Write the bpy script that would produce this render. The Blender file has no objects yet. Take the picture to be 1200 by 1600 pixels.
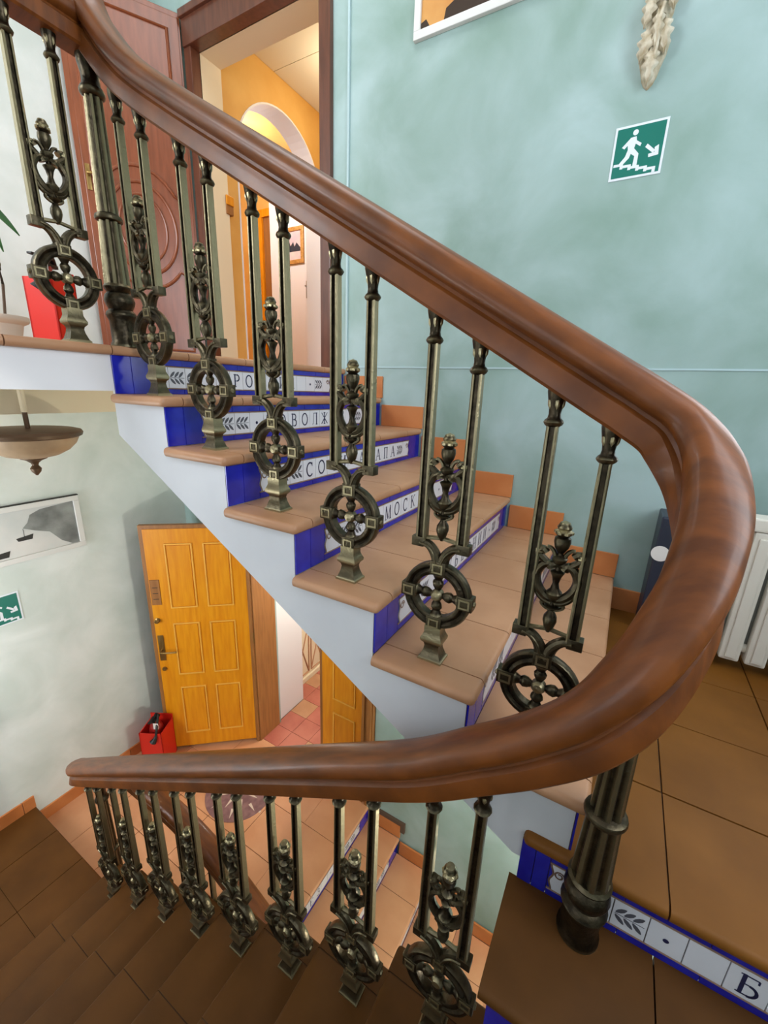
import bpy, bmesh, math, random
from mathutils import Matrix, Vector
random.seed(7)
SC = bpy.context.scene
COL = SC.collection
PI = math.pi

# ------------------------------------------------------------------ camera, world, lights, exposure
def make_camera():
    cam = bpy.data.cameras.new('camera'); o = bpy.data.objects.new('camera', cam); COL.objects.link(o)
    cam.sensor_fit = 'HORIZONTAL'; cam.sensor_width = 36.0; cam.lens = 36.0 * 647.0 / 1200.0
    cam.clip_start = 0.02; cam.clip_end = 200
    a, b, c = -0.51553, 0.28730, 0.03688          # yaw, downward pitch, roll
    fwd = Vector((math.sin(a) * math.cos(b), math.cos(a) * math.cos(b), -math.sin(b)))
    right = Vector((math.cos(a), -math.sin(a), 0)); up = right.cross(fwd)
    r2 = right * math.cos(c) + up * math.sin(c); u2 = -right * math.sin(c) + up * math.cos(c)
    m = Matrix((r2, u2, -fwd)).transposed().to_4x4()
    m.translation = Vector((-0.0505, -0.8629, 1.0392))
    o.matrix_world = m
    SC.camera = o
make_camera()

w = bpy.data.worlds.new('world'); SC.world = w; w.use_nodes = True
wb = w.node_tree.nodes['Background']; wb.inputs[0].default_value = (0.75, 0.85, 1.0, 1); wb.inputs[1].default_value = 1.0

def area(name, loc, rot, sx, sy, power, color):
    l = bpy.data.lights.new(name, 'AREA'); l.shape = 'RECTANGLE'; l.size = sx; l.size_y = sy
    l.energy = power; l.color = color
    o = bpy.data.objects.new(name, l); COL.objects.link(o); o.location = loc; o.rotation_euler = rot
    return o
def point(name, loc, power, color, size=0.08):
    l = bpy.data.lights.new(name, 'POINT'); l.energy = power; l.color = color; l.shadow_soft_size = size
    o = bpy.data.objects.new(name, l); COL.objects.link(o); o.location = loc
    return o
# fill light at out-of-view window openings, added to brighten the stairwell
area('back_wall_fill', (0.92, 1.66, 1.85), (-PI / 2, 0, 0), 0.9, 1.9, 20, (0.92, 0.96, 1.0))
area('turn_fill', (1.55, -0.45, 2.02), (0, PI / 2, 0), 2.0, 1.7, 70, (0.90, 0.95, 1.0))
area('upper_landing_fill', (-2.45, -1.70, 2.55), (PI / 2, 0, 0), 1.1, 1.5, 76, (0.92, 0.96, 1.0))
area('lower_left_fill', (-2.90, -1.70, -0.25), (PI / 2, 0, 0), 0.6, 1.5, 54, (0.94, 0.97, 1.0))
area('front_fill', (-0.90, -1.70, 0.80), (PI / 2, 0, 0), 1.0, 0.95, 5, (0.94, 0.97, 1.0))
area('stairwell_fill', (-1.15, 0.50, 4.22), (0, 0, 0), 1.5, 1.1, 22, (0.97, 0.98, 1.0))  # added overhead fill for the green wall and upper treads
# added point lights without fixtures, brightening the halls, far room and lower levels
point('upper_hall_fill', (-2.25, 2.35, 3.10), 13, (1.0, 0.86, 0.62))
point('far_room_fill', (-3.75, 2.35, 3.05), 42, (0.88, 0.94, 1.0))
point('lower_hall_fill', (-2.0, 2.05, -0.15), 50, (1.0, 0.93, 0.84))
point('cellar_fill', (0.75, 0.70, -1.10), 88, (1.0, 0.92, 0.80))
point('lower_landing_fill', (-1.90, 0.80, 0.60), 3, (1.0, 0.90, 0.75))

SC.view_settings.view_transform = 'Standard'
SC.view_settings.look = 'None'
SC.view_settings.gamma = 1.0
SC.view_settings.use_curve_mapping = False
SC.view_settings.exposure = 0.0

# ------------------------------------------------------------------ materials
def srgb(r, g, b):
    f = lambda c: (c / 255 / 12.92) if c / 255 <= 0.04045 else ((c / 255 + 0.055) / 1.055) ** 2.4
    return (f(r), f(g), f(b), 1)
MATS = {}
def mat(name, c1, c2=None, scale=6.0, rough=0.5, metal=0.0, bump=0.0, bscale=60.0, coat=0.0, stretch=(1, 1, 1), detail=4.0,
        lo=0.35, hi=0.65, emit=None, edge=None, spec=0.5, distort=0.0):
    m = bpy.data.materials.new(name); m.use_nodes = True
    nt = m.node_tree; b = nt.nodes['Principled BSDF']
    b.inputs['Roughness'].default_value = rough; b.inputs['Metallic'].default_value = metal
    b.inputs['Coat Weight'].default_value = coat; b.inputs['Coat Roughness'].default_value = 0.15
    b.inputs['Specular IOR Level'].default_value = spec
    b.inputs['Base Color'].default_value = c1
    tc = nt.nodes.new('ShaderNodeTexCoord'); mp = nt.nodes.new('ShaderNodeMapping')
    mp.inputs['Scale'].default_value = stretch
    geo = nt.nodes.new('ShaderNodeNewGeometry')
    nt.links.new(geo.outputs['Position'], mp.inputs['Vector'])
    out = None
    if c2 is not None:
        n = nt.nodes.new('ShaderNodeTexNoise'); n.inputs['Scale'].default_value = scale; n.inputs['Detail'].default_value = detail
        n.inputs['Distortion'].default_value = distort
        nt.links.new(mp.outputs[0], n.inputs['Vector'])
        r = nt.nodes.new('ShaderNodeValToRGB'); e = r.color_ramp.elements
        e[0].position = lo; e[0].color = c1; e[1].position = hi; e[1].color = c2
        nt.links.new(n.outputs['Fac'], r.inputs[0]); out = r.outputs[0]
        nt.links.new(out, b.inputs['Base Color'])
    if edge is not None:      # worn, lighter metal along the sharp edges
        ge = nt.nodes.new('ShaderNodeNewGeometry'); rr = nt.nodes.new('ShaderNodeValToRGB')
        rr.color_ramp.elements[0].position = 0.55; rr.color_ramp.elements[1].position = 0.70
        rr.color_ramp.elements[0].color = (0, 0, 0, 1); rr.color_ramp.elements[1].color = (1, 1, 1, 1)
        nt.links.new(ge.outputs['Pointiness'], rr.inputs[0])
        mx = nt.nodes.new('ShaderNodeMixRGB'); nt.links.new(rr.outputs[0], mx.inputs[0])
        if out is not None: nt.links.new(out, mx.inputs[1])
        else: mx.inputs[1].default_value = c1
        mx.inputs[2].default_value = edge
        nt.links.new(mx.outputs[0], b.inputs['Base Color'])
    if bump:
        n2 = nt.nodes.new('ShaderNodeTexNoise'); n2.inputs['Scale'].default_value = bscale; n2.inputs['Detail'].default_value = 3
        nt.links.new(mp.outputs[0], n2.inputs['Vector'])
        bp = nt.nodes.new('ShaderNodeBump'); bp.inputs['Strength'].default_value = bump; bp.inputs['Distance'].default_value = 0.004
        nt.links.new(n2.outputs['Fac'], bp.inputs['Height']); nt.links.new(bp.outputs[0], b.inputs['Normal'])
    if emit:
        b.inputs['Emission Color'].default_value = emit[0]; b.inputs['Emission Strength'].default_value = emit[1]
    MATS[name] = m
    return m
mat('plaster_green', srgb(132, 160, 150), srgb(168, 192, 192), scale=2.4, rough=0.55, bump=0.2, bscale=25, detail=9, distort=0.4, lo=0.32, hi=0.68)
mat('plaster_pale', srgb(206, 216, 211), srgb(230, 236, 234), scale=2.6, rough=0.55, bump=0.2, bscale=25, detail=9, distort=0.4)
mat('plaster_white', srgb(202, 204, 209), srgb(212, 214, 218), scale=3, rough=0.7, bump=0.1, bscale=40)
mat('plaster_cream', srgb(226, 210, 178), rough=0.8)
mat('plaster_ochre', srgb(214, 160, 78), srgb(226, 178, 98), scale=3, rough=0.7, bump=0.15, bscale=30)
mat('paint_white', srgb(232, 230, 232), rough=0.6)
mat('ceiling_white', srgb(224, 216, 196), rough=0.8)
mat('tile_tread', srgb(176, 128, 92), srgb(192, 144, 108), scale=5, rough=0.42, bump=0.12, bscale=30, detail=5)
mat('tile_dark', srgb(82, 50, 16), srgb(96, 60, 22), scale=4, rough=0.55, spec=0.2, bump=0.12, bscale=30, detail=5)
mat('joint_brown', srgb(70, 46, 24), rough=0.9)
mat('bead_pale', srgb(176, 200, 204), rough=.6)
mat('tile_floor', srgb(114, 70, 20), srgb(130, 82, 28), scale=4, rough=0.5, spec=0.25, bump=0.12, bscale=30, detail=5)
mat('tile_lower', srgb(198, 140, 100), srgb(210, 154, 114), scale=4, rough=0.38, bump=0.1, bscale=30, detail=5)
mat('tile_skirting', srgb(188, 112, 58), srgb(200, 126, 72), scale=6, rough=0.45)
mat('tile_red', srgb(168, 92, 76), srgb(186, 112, 92), scale=5, rough=0.35)
mat('grout', srgb(92, 72, 58), rough=0.9)
mat('tile_blue', srgb(22, 26, 150), srgb(34, 42, 178), scale=14, rough=0.16, coat=0.4)
mat('tile_white', srgb(226, 228, 236), rough=0.2, coat=0.3)
mat('tile_bead', srgb(150, 120, 104), rough=0.5)
mat('ink', srgb(34, 38, 76), rough=0.4)
mat('ink_leaf', srgb(84, 86, 96), rough=0.4)
mat('ink_brown', srgb(120, 92, 78), rough=0.4)
mat('iron', srgb(44, 38, 29), srgb(72, 63, 48), scale=45, rough=0.36, metal=0.9, bump=0.3, bscale=120, edge=srgb(176, 164, 128))
mat('wood_rail', srgb(92, 47, 13), srgb(122, 66, 22), scale=9, rough=0.40, coat=0.15, spec=0.4, detail=6, stretch=(1, 6, 1), bump=0.05, bscale=60)
mat('wood_dark', srgb(86, 48, 34), srgb(104, 60, 42), scale=10, rough=0.35, stretch=(4, 4, 0.5), coat=0.2)
mat('wood_mahogany', srgb(122, 64, 36), srgb(140, 76, 46), scale=10, rough=0.3, stretch=(4, 4, 0.5), coat=0.3)
mat('wood_orange', srgb(214, 132, 8), srgb(226, 150, 20), scale=8, rough=0.4, stretch=(5, 5, 0.5))
mat('wood_orange_edge', srgb(228, 170, 70), rough=0.4)
mat('wood_casing', srgb(140, 92, 46), srgb(158, 106, 56), scale=10, rough=0.45, stretch=(5, 5, 0.4))
mat('brass', srgb(150, 120, 70), rough=0.35, metal=0.8)
mat('steel', srgb(170, 170, 170), rough=0.3, metal=0.9)
mat('sign_green', srgb(0, 112, 98), rough=0.4)
mat('sign_white', srgb(226, 232, 240), rough=0.4)
mat('frame_white', srgb(222, 222, 220), rough=0.5)
mat('frame_black', srgb(30, 28, 26), rough=0.5)
mat('frame_gold', srgb(176, 126, 58), srgb(206, 160, 90), scale=60, rough=0.4, metal=0.3)
mat('red_paint', srgb(206, 34, 22), rough=0.4)
mat('red_paint_old', srgb(150, 24, 20), rough=0.4)
mat('black_plastic', srgb(26, 26, 28), rough=0.45)
mat('navy_plastic', srgb(40, 46, 62), rough=0.4)
mat('radiator_white', srgb(222, 216, 204), rough=0.35)
mat('radiator_gap', srgb(110, 112, 106), rough=0.6)
mat('ornament', srgb(168, 150, 118), srgb(214, 204, 182), scale=30, rough=0.5, edge=srgb(236, 230, 214))
mat('lamp_glass', srgb(150, 124, 96), srgb(176, 148, 116), scale=8, rough=0.5)
mat('lamp_bronze', srgb(92, 70, 50), rough=0.45, metal=0.5)
mat('leaf_green', srgb(46, 92, 48), srgb(70, 120, 62), scale=12, rough=0.4)
mat('stem_brown', srgb(88, 66, 48), rough=0.7)
mat('pot_white', srgb(222, 214, 202), rough=0.5)
mat('soil', srgb(60, 46, 36), rough=0.9)
mat('paper_tag', srgb(232, 228, 224), rough=0.6)
mat('mosaic_dark', srgb(112, 80, 84), srgb(138, 104, 104), scale=20, rough=0.4)
mat('mosaic_pale', srgb(214, 196, 180), rough=0.4)
def picture_mat(name, cols, scale, stretch, seed):
    m = bpy.data.materials.new(name); m.use_nodes = True; nt = m.node_tree; b = nt.nodes['Principled BSDF']
    b.inputs['Roughness'].default_value = 0.35
    tc = nt.nodes.new('ShaderNodeTexCoord'); mp = nt.nodes.new('ShaderNodeMapping'); mp.inputs['Scale'].default_value = stretch
    mp.inputs['Location'].default_value = seed
    n = nt.nodes.new('ShaderNodeTexNoise'); n.inputs['Scale'].default_value = scale; n.inputs['Detail'].default_value = 5
    r = nt.nodes.new('ShaderNodeValToRGB'); e = r.color_ramp.elements
    while len(e) < len(cols): e.new(0.5)
    for i, (p, c) in enumerate(cols): e[i].position = p; e[i].color = c
    nt.links.new(tc.outputs['Object'], mp.inputs[0]); nt.links.new(mp.outputs[0], n.inputs['Vector'])
    nt.links.new(n.outputs['Fac'], r.inputs[0]); nt.links.new(r.outputs[0], b.inputs['Base Color'])
    MATS[name] = m
picture_mat('print_paper', [(0.40, srgb(196, 200, 200)), (0.62, srgb(216, 214, 212))], 3, (1, 1, 1), (0, 0, 0))
picture_mat('print_cloud', [(0.35, srgb(96, 98, 98)), (0.65, srgb(150, 154, 152))], 6, (1, 1, 1), (3, 1, 0))
picture_mat('print_warm', [(0.35, srgb(196, 128, 58)), (0.7, srgb(226, 176, 104))], 3, (1, 1, 1), (0, 2, 0))
picture_mat('print_lilac', [(0.35, srgb(206, 186, 196)), (0.65, srgb(228, 208, 206))], 8, (1, 1, 1), (0, 0, 4))

# ------------------------------------------------------------------ mesh helpers
class MB:
    def __init__(self): self.v = []; self.f = []; self.m = []; self.mats = []; self.cur = 0; self.T = None
    def use(self, name):
        if name not in self.mats: self.mats.append(name)
        self.cur = self.mats.index(name); return self
    def add(self, vs, fs):
        n = len(self.v)
        for p in vs:
            p = Vector(p)
            if self.T is not None: p = self.T @ p
            self.v.append(p[:])
        for f in fs: self.f.append([i + n for i in f]); self.m.append(self.cur)
    def box(self, x0, x1, y0, y1, z0, z1):
        x0, x1 = min(x0, x1), max(x0, x1); y0, y1 = min(y0, y1), max(y0, y1); z0, z1 = min(z0, z1), max(z0, z1)
        self.add([(x0, y0, z0), (x1, y0, z0), (x1, y1, z0), (x0, y1, z0), (x0, y0, z1), (x1, y0, z1), (x1, y1, z1), (x0, y1, z1)],
                 [(3, 2, 1, 0), (4, 5, 6, 7), (0, 1, 5, 4), (1, 2, 6, 5), (2, 3, 7, 6), (3, 0, 4, 7)]); return self
    def bbox(self, x0, x1, y0, y1, z0, z1, b=0.003):      # box with chamfered edges
        bm = bmesh.new(); bmesh.ops.create_cube(bm, size=1)
        for v in bm.verts: v.co = Vector(((x0 + x1) / 2 + v.co.x * (x1 - x0), (y0 + y1) / 2 + v.co.y * (y1 - y0), (z0 + z1) / 2 + v.co.z * (z1 - z0)))
        bmesh.ops.bevel(bm, geom=bm.edges[:], offset=b, segments=2, affect='EDGES', profile=0.6)
        self.bm(bm); return self
    def bm(self, bm):
        bm.verts.index_update()
        self.add([v.co[:] for v in bm.verts], [[v.index for v in f.verts] for f in bm.faces]); bm.free()
    def lathe(self, prof, c=(0, 0, 0), n=16, squash=(1, 1), cap=True):
        vs = []; fs = []
        for (r, z) in prof:
            for k in range(n):
                a = 2 * PI * k / n; vs.append((c[0] + r * math.cos(a) * squash[0], c[1] + r * math.sin(a) * squash[1], c[2] + z))
        for i in range(len(prof) - 1):
            for k in range(n):
                a = i * n + k; b = i * n + (k + 1) % n; fs.append((a, b, b + n, a + n))
        if cap: fs.append(tuple(range(n - 1, -1, -1))); q = (len(prof) - 1) * n; fs.append(tuple(range(q, q + n)))
        self.add(vs, fs); return self
    def tube(self, path, rad, n=8, ref=(0, 0, 1), flat=1.0, close=False, cap=True):
        P = [Vector(p) for p in path]; N = len(P); vs = []; fs = []
        rads = rad if isinstance(rad, (list, tuple)) else [rad] * N
        for i in range(N):
            a = P[(i - 1) % N] if (close or i > 0) else P[i]; b = P[(i + 1) % N] if (close or i < N - 1) else P[i]
            t = (b - a).normalized(); u = Vector(ref)
            s = t.cross(u)
            if s.length < 1e-4: s = t.cross(Vector((1, 0, 0)))
            s.normalize(); u2 = s.cross(t)
            for k in range(n):
                an = 2 * PI * k / n; vs.append(P[i] + s * (math.cos(an) * rads[i] * flat) + u2 * (math.sin(an) * rads[i]))
        M = N if close else N - 1
        for i in range(M):
            for k in range(n):
                a = i * n + k; b = i * n + (k + 1) % n; c = ((i + 1) % N) * n
                fs.append((a, b, c + (k + 1) % n, c + k))
        if cap and not close: fs.append(tuple(range(n - 1, -1, -1))); q = (N - 1) * n; fs.append(tuple(range(q, q + n)))
        self.add(vs, fs); return self
    def sweep(self, prof, path, ups=None, close=False, cap=True):
        # prof: list of (side, up); path: points; horizontal side vector
        P = [Vector(p) for p in path]; N = len(P); n = len(prof); vs = []; fs = []; last = None
        for i in range(N):
            a = P[max(i - 1, 0)]; b = P[min(i + 1, N - 1)]
            if close: a = P[(i - 1) % N]; b = P[(i + 1) % N]
            t = (b - a).normalized(); up = Vector(ups[i]) if ups else Vector((0, 0, 1))
            s = t.cross(up)
            if s.length < 0.05 and last is not None: s = last
            s.normalize(); last = s; u = s.cross(t).normalized()
            for (x, y) in prof: vs.append(P[i] + s * x + u * y)
        for i in range(N if close else N - 1):
            j = (i + 1) % N
            for k in range(n): fs.append((i * n + k, i * n + (k + 1) % n, j * n + (k + 1) % n, j * n + k))
        if cap and not close: fs.append(tuple(range(n - 1, -1, -1))); q = (N - 1) * n; fs.append(tuple(range(q, q + n)))
        self.add(vs, fs); return self
    def prism(self, poly, y0, y1, axis='y'):
        n = len(poly)
        f = {'y': lambda a, b, c: (a, c, b), 'z': lambda a, b, c: (a, b, c), 'x': lambda a, b, c: (c, a, b)}[axis]
        vs = [f(a, b, y0) for a, b in poly] + [f(a, b, y1) for a, b in poly]
        fs = [tuple(range(n)), tuple(range(2 * n - 1, n - 1, -1))] + [(i, i + n, (i + 1) % n + n, (i + 1) % n) for i in range(n)]
        self.add(vs, fs); return self
    def mesh(self, name, smooth=False, angle=40):
        me = bpy.data.meshes.new(name); me.from_pydata([tuple(v) for v in self.v], [], self.f)
        for m in (self.mats or ['plaster_white']): me.materials.append(MATS[m])
        for p, i in zip(me.polygons, self.m): p.material_index = i
        bm = bmesh.new(); bm.from_mesh(me); bmesh.ops.recalc_face_normals(bm, faces=bm.faces[:]); bm.to_mesh(me); bm.free()
        if smooth:
            for p in me.polygons: p.use_smooth = True
            me.set_sharp_from_angle(angle=math.radians(angle))
        me.update(); return me
WM = {}
def put(name, me, parent=None, M=None, **kw):
    o = bpy.data.objects.new(name, me); COL.objects.link(o)
    M = M or Matrix.Identity(4)
    if parent is not None:
        o.parent = parent; o.matrix_parent_inverse = WM[parent.name].inverted()
    o.matrix_basis = M; WM[o.name] = M.copy()
    for k, v in kw.items(): o[k] = v
    return o
def obj(name, mb, parent=None, smooth=False, M=None, angle=40, **kw): return put(name, mb.mesh(name, smooth, angle), parent, M, **kw)
def thing(name, loc, label, category, group=None, M=None, **kw):
    o = put(name, None, None, M or Matrix.Translation(loc), label=label, category=category, **kw); o.empty_display_size = 0.05
    if group: o['group'] = group
    return o
def B(m): return MB().use(m)
def frame(u, v, wv, loc): return Matrix((Vector(u), Vector(v), Vector(wv))).transposed().to_4x4() if loc is None else Matrix.Translation(Vector(loc)) @ Matrix((Vector(u), Vector(v), Vector(wv))).transposed().to_4x4()
def catmull(pts, n=10):
    P = [Vector(p) for p in pts]; out = []
    for i in range(len(P) - 1):
        p0 = P[max(i - 1, 0)]; p1 = P[i]; p2 = P[i + 1]; p3 = P[min(i + 2, len(P) - 1)]
        for k in range(n):
            t = k / n
            out.append(0.5 * ((2 * p1) + (p2 - p0) * t + (2 * p0 - 5 * p1 + 4 * p2 - p3) * t * t + (3 * p1 - p0 - 3 * p2 + p3) * t ** 3))
    out.append(P[-1]); return out

# ------------------------------------------------------------------ dimensions (metres)
R = 0.165; G = 0.28; NO = 0.023; TH = 0.032          # rise, going, nosing overhang, tread tile thickness
W = 1.41; WL = 1.33; XL = -3.33; XR = 1.35; YN = -1.50; ZC = 4.30
LZ = 7 * R; FZ = -13 * R; G2 = 0.2725; ZB = -3.7

# ------------------------------------------------------------------ structure: walls
def st(name, mb, label, category, parent=None, smooth=False): return obj(name, mb, parent, smooth, kind='structure', label=label, category=category)
UDX0, UDX1, UDZ = -2.88, -1.80, 3.10                  # upper doorway
LDX0, LDX1, LDZ = -2.51, -1.30, FZ + 2.12             # lower doorway
bx0, bx1, bz1 = .56, 1.28, 2.75
b = B('plaster_green')
b.box(XL - .16, UDX0, W, W + .16, 0.99, ZC); b.box(UDX1, bx0, W, W + .16, 0.99, ZC); b.box(bx1, XR + .16, W, W + .16, 0.99, ZC); b.box(bx0, bx1, W, W + .16, bz1, ZC); b.box(UDX0, UDX1, W, W + .16, UDZ, ZC)
b.box(UDX0, UDX1, W, W + .16, 0.99, LZ - .02)
b.box(-1.70, XR + .16, W, W + .16, -.6, 0.99)
b.box(XL - .16, LDX0, WL, W + .16, ZB, 0.99); b.box(LDX0, -1.70, WL, W + .16, LDZ, 0.99); b.box(-1.70, LDX1, WL, W + .16, LDZ, .45)
b.box(LDX0, LDX1, WL, W + .16, ZB, FZ - .03); b.box(LDX1, XR + .16, WL, W + .16, ZB, -.62)
wall_back = st('wall_back', b, 'mottled blue-green plaster wall along the upper flight', 'wall')
wall_left = st('wall_left', B('plaster_pale').box(XL - .16, XL, YN, WL, ZB, ZC), 'pale grey-green plaster wall at the end of the landings', 'wall')
b = B('plaster_pale')
wx0, wx1, wz0, wz1 = -3.0, -1.9, 1.8, 3.3
lx0, lx1, lz0, lz1 = -3.2, -2.6, -1.0, .5
b.box(XL - .16, wx0, YN - .16, YN, 1.0, ZC); b.box(wx1, -1.4, YN - .16, YN, 1.0, ZC); b.box(-.4, XR + .16, YN - .16, YN, 1.0, ZC); b.box(-1.4, -.4, YN - .16, YN, 1.28, ZC); b.box(wx0, wx1, YN - .16, YN, 1.0, wz0); b.box(XL - .16, lx0, YN - .16, YN, ZB, 1.0); b.box(lx1, -1.4, YN - .16, YN, ZB, 1.0); b.box(-.4, XR + .16, YN - .16, YN, ZB, 1.0); b.box(-1.4, -.4, YN - .16, YN, ZB, .32); b.box(lx0, lx1, YN - .16, YN, ZB, lz0); b.box(lx0, lx1, YN - .16, YN, lz1, 1.0); b.box(wx0, wx1, YN - .16, YN, wz1, ZC)
wall_front = st('wall_front', b, 'pale plaster wall beside the lower flight', 'wall')
b = B('plaster_green')
ry0, ry1, rz0, rz1 = -1.30, 0.40, 1.05, 3.00
b.box(XR, XR + .16, YN, ry0, ZB, ZC); b.box(XR, XR + .16, ry1, W, ZB, ZC); b.box(XR, XR + .16, ry0, ry1, ZB, rz0); b.box(XR, XR + .16, ry0, ry1, rz1, ZC)
wall_right = st('wall_right', b, 'green plaster wall with an opening for an added window', 'wall')
st('ceiling', B('ceiling_white').box(XL - .16, XR + .16, YN - .16, W + .16, ZC, ZC + .1), 'white ceiling of the stairwell', 'ceiling')
st('floor', B('grout').box(XL - .16, XR + .16, YN - .16, W + .16, ZB - .1, ZB), 'dark floor at the foot of the stairwell', 'floor')
def window(name, x0, x1, y0, y1, z0, z1, ax, label):  # frames for the unseen windows added where the fill lights enter
    b = B('paint_white')
    fr = 0.05
    if ax == 'x':
        b.box(x0, x1, y0, y0 + fr, z0, z1); b.box(x0, x1, y1 - fr, y1, z0, z1); b.box(x0, x1, y0, y1, z0, z0 + fr); b.box(x0, x1, y0, y1, z1 - fr, z1)
        b.box(x0, x1, (y0 + y1) / 2 - .03, (y0 + y1) / 2 + .03, z0, z1); b.box(x0, x1, y0, y1, z0 + (z1 - z0) * .68, z0 + (z1 - z0) * .68 + .05)
    else:
        b.box(x0, x0 + fr, y0, y1, z0, z1); b.box(x1 - fr, x1, y0, y1, z0, z1); b.box(x0, x1, y0, y1, z0, z0 + fr); b.box(x0, x1, y0, y1, z1 - fr, z1)
        b.box((x0 + x1) / 2 - .03, (x0 + x1) / 2 + .03, y0, y1, z0, z1)
    st(name, b, label, 'window')
window('added_window_1', XR + .05, XR + .10, ry0, ry1, rz0, rz1, 'x', 'unseen white framed window added to light the turn by the half landing')
window('added_window_3', bx0, bx1, W + .05, W + .10, .99, bz1, 'y', 'unseen white framed window added above the radiator for its light')
window('added_window_4', lx0, lx1, YN - .10, YN - .05, lz0, lz1, 'y', 'unseen white framed window added to light the lower landing')
window('added_window_5', -1.4, -.4, YN - .10, YN - .05, .32, 1.28, 'y', 'unseen white framed window added above the lower flight for its light')
window('added_window_2', wx0, wx1, YN - .10, YN - .05, wz0, wz1, 'y', 'unseen white framed window added to light the upper landing')
# pale beads on the back wall
st('trim_1', B('bead_pale').box(-1.652, -1.640, W - .012, W, LZ + .0, ZC), 'thin pale vertical bead on the green wall beside the upper doorway', 'trim')
st('trim_2', B('bead_pale').box(-1.60, XR, W - .004, W, LZ + .008, LZ + .016), 'thin pale horizontal line along the green wall', 'trim')

# ------------------------------------------------------------------ tiles
TILE_CACHE = {}
def tread_tile(key, lx, ly, m, front=True, side=False, h=TH):
    k = (key, round(lx, 4), round(ly, 4), m, front, side)
    if k in TILE_CACHE: return TILE_CACHE[k]
    bm = bmesh.new(); bmesh.ops.create_cube(bm, size=1)
    for v in bm.verts: v.co = Vector((v.co.x * lx, v.co.y * ly, (v.co.z - .5) * h))
    ed = []
    for e in bm.edges:
        c = (e.verts[0].co + e.verts[1].co) / 2
        if front and abs(c.x - lx / 2) < 1e-5 and abs(c.y) < 1e-5: ed.append(e)
        if side and abs(c.y + ly / 2) < 1e-5 and abs(c.x) < 1e-5: ed.append(e)
        if front and side and abs(c.x - lx / 2) < 1e-5 and abs(c.y + ly / 2) < 1e-5: ed.append(e)
    if ed: bmesh.ops.bevel(bm, geom=ed, offset=h * .42, segments=3, affect='EDGES', profile=.5)
    mb = B(m); mb.bm(bm); TILE_CACHE[k] = mb.mesh('tile', True, 50); return TILE_CACHE[k]
GAP = 0.0035
def tile_row(parent, name, x0, x1, ys, ztop, m, rot=0, front=True, side_first=True, h=TH):
    # tiles between successive ys; x1 is the nosing side (rot = 0) ; rot = PI puts the nosing at x0
    for i in range(len(ys) - 1):
        ly = ys[i + 1] - ys[i] - GAP; lx = x1 - x0
        me = tread_tile('t', lx, ly, m, front, side_first and i == 0, h)
        c = Vector(((x0 + x1) / 2, (ys[i] + ys[i + 1]) / 2, ztop))
        put(name, me, parent, Matrix.Translation(c) @ Matrix.Rotation(rot, 4, 'Z'))

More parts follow.
